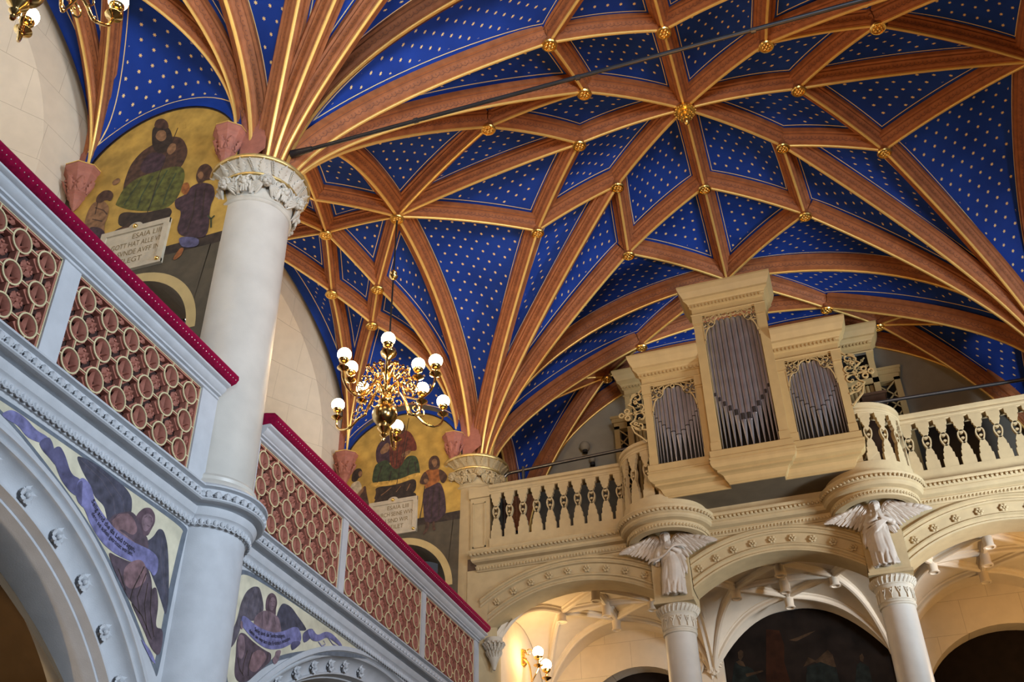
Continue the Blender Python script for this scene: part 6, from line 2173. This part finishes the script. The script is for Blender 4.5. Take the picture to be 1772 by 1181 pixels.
P1m.poly([(341, 304), (349, 296), (354, 304), (348, 313)], 'p_flesh', 'servant_face')
P1m.poly([(313, 332), (317, 318), (327, 316), (330, 328), (322, 340)], 'p_orange', 'jar')
P1m.poly([(308, 410), (346, 412), (344, 428), (314, 430)], 'p_lilac_d', 'tunic_hem')
P1m.poly([(312, 430), (320, 430), (314, 444), (302, 452), (300, 448)], 'p_orange', 'leg')
P1m.lines([[(340, 330), (335, 370), (325, 400)], [(355, 330), (350, 380)]], .014, 'p_brown_d', 'folds')
P1m.lines([[(366, 395), (366, 380), (360, 374)], [(366, 380), (372, 374)]], .02, 'p_green2', 'sprig')
tablet(yA, [('ESAIA LIII', .42, .80), ('GOTT HAT ALLE VN', .17, .84), ('SER SVNDE AVFF IN', .13, .82), ('GELEGT', .26, .62)], 'pale framed inscription tablet under the green-robed prophet near the red rail')

P2m_ = flipmural(yB_, (580, 720), 4.921, 'painted prophet in red cloak and green gown on gold ground, behind the chandelier', YB)
ground(P2m_, YB)
q = P2m_
q.poly([(335, 700), (480, 690), (690, 640), (692, 720), (690, 760), (330, 800)], 'p_brown_d', 'seat')
q.poly([(340, 615), (430, 595), (550, 580), (690, 525), (692, 640), (610, 690), (480, 700), (325, 725), (350, 660)], 'p_brown_d', 'underskirt')
q.poly([(345, 300), (372, 235), (440, 170), (500, 150), (540, 140), (500, 260), (470, 420), (400, 420), (350, 400)], 'p_violet', 'sleeve')
q.poly([(325, 470), (348, 410), (440, 370), (470, 420), (520, 460), (570, 400), (620, 340), (690, 340), (715, 400), (728, 510), (650, 500), (540, 570), (440, 590), (310, 585)], 'p_green2', 'gown')
q.poly([(303, 572), (430, 558), (540, 545), (660, 495), (728, 482), (728, 518), (640, 535), (540, 582), (430, 602), (303, 606)], 'p_gold', 'hem')
q.poly([(462, 250), (500, 155), (590, 120), (645, 140), (692, 230), (698, 300), (640, 300), (600, 350), (570, 420), (520, 462), (470, 425), (462, 330)], 'p_red', 'cloak')
q.poly([(380, 300), (440, 225), (465, 240), (460, 300), (395, 335)], 'p_flesh', 'forearm')
q.poly([(555, 340), (590, 310), (650, 285), (640, 320), (590, 355)], 'p_flesh', 'hand')
q.poly([(480, 90), (500, 50), (560, 40), (600, 80), (600, 130), (560, 165), (500, 150)], 'p_brown', 'hair')
q.poly([(500, 80), (540, 60), (580, 90), (575, 135), (530, 150)], 'p_flesh', 'face')
q.lines([[(512, 660), (540, 500), (585, 250), (630, 20)]], .012, 'p_brown_d', 'staff')
q.lines([[(560, 200), (530, 300), (520, 440)], [(620, 180), (600, 280), (570, 400)], [(500, 240), (490, 330), (500, 420)]], .014, 'p_brown_d', 'folds')
q.lines([[(400, 430), (370, 520), (360, 570)], [(480, 470), (460, 560)], [(640, 380), (620, 440), (620, 500)], [(680, 390), (690, 480)]], .018, 'p_brown_d', 'folds')
q.lines([[(480, 610), (420, 660), (390, 680)], [(560, 600), (520, 650)], [(640, 580), (610, 640)]], .012, 'p_flesh', 'lights')
q.poly([(120, 625), (150, 572), (200, 552), (228, 590), (225, 640), (190, 690), (140, 660)], 'p_white', 'youth_shirt')
q.poly([(205, 650), (262, 585), (268, 660), (290, 750), (300, 790), (250, 780), (200, 700)], 'p_brown', 'youth_robe')
q.poly([(138, 555), (148, 490), (180, 452), (220, 448), (234, 480), (228, 520), (200, 532), (190, 555), (160, 568)], 'p_brown_d', 'youth_hair')
q.poly([(196, 492), (214, 466), (233, 482), (228, 518), (206, 524)], 'p_flesh', 'youth_face')
q.poly([(165, 690), (215, 640), (240, 610), (245, 640), (200, 700)], 'p_flesh', 'youth_arm')
q.poly([(748, 640), (800, 600), (890, 560), (922, 620), (940, 700), (948, 830), (910, 860), (880, 895), (800, 912), (760, 905), (750, 760)], 'p_violet', 'skirt')
q.poly([(752, 560), (762, 475), (820, 452), (885, 450), (905, 500), (895, 560), (810, 605), (772, 625)], 'p_orange', 'tunic')
q.poly([(716, 580), (738, 510), (770, 470), (800, 530), (795, 570), (760, 590)], 'p_brown', 'sleeve')
q.poly([(880, 450), (930, 475), (962, 520), (930, 582), (895, 565)], 'p_brown', 'sleeve')
q.poly([(750, 545), (790, 540), (800, 565), (770, 580)], 'p_flesh', 'hand')
q.poly([(796, 435), (798, 380), (828, 342), (872, 342), (893, 380), (893, 445), (850, 462), (805, 462)], 'p_brown', 'hair')
q.poly([(820, 400), (835, 370), (865, 370), (872, 410), (848, 448)], 'p_flesh', 'face')
q.lines([[(765, 600), (745, 760), (722, 880)]], .014, 'p_brown_d', 'staff')
q.lines([[(850, 600), (830, 720), (820, 880)], [(890, 600), (890, 740), (880, 860)], [(800, 640), (785, 780)]], .014, 'p_brown_d', 'folds')
q.poly([(770, 905), (805, 905), (802, 960), (770, 1010), (745, 1020), (770, 960)], 'p_brown', 'leg')
q.poly([(830, 905), (850, 895), (850, 950), (860, 975), (830, 985)], 'p_brown', 'leg')
tablet(yB_, [('ESAIA LIII', .33, .72), ('DVRCH SEINE WVN', .12, .82), ('DEN SIND WIR', .16, .72), ('GEHEILET', .22, .64)], 'pale framed inscription tablet under the red-cloaked prophet at the far column', -7.15, -6.27)
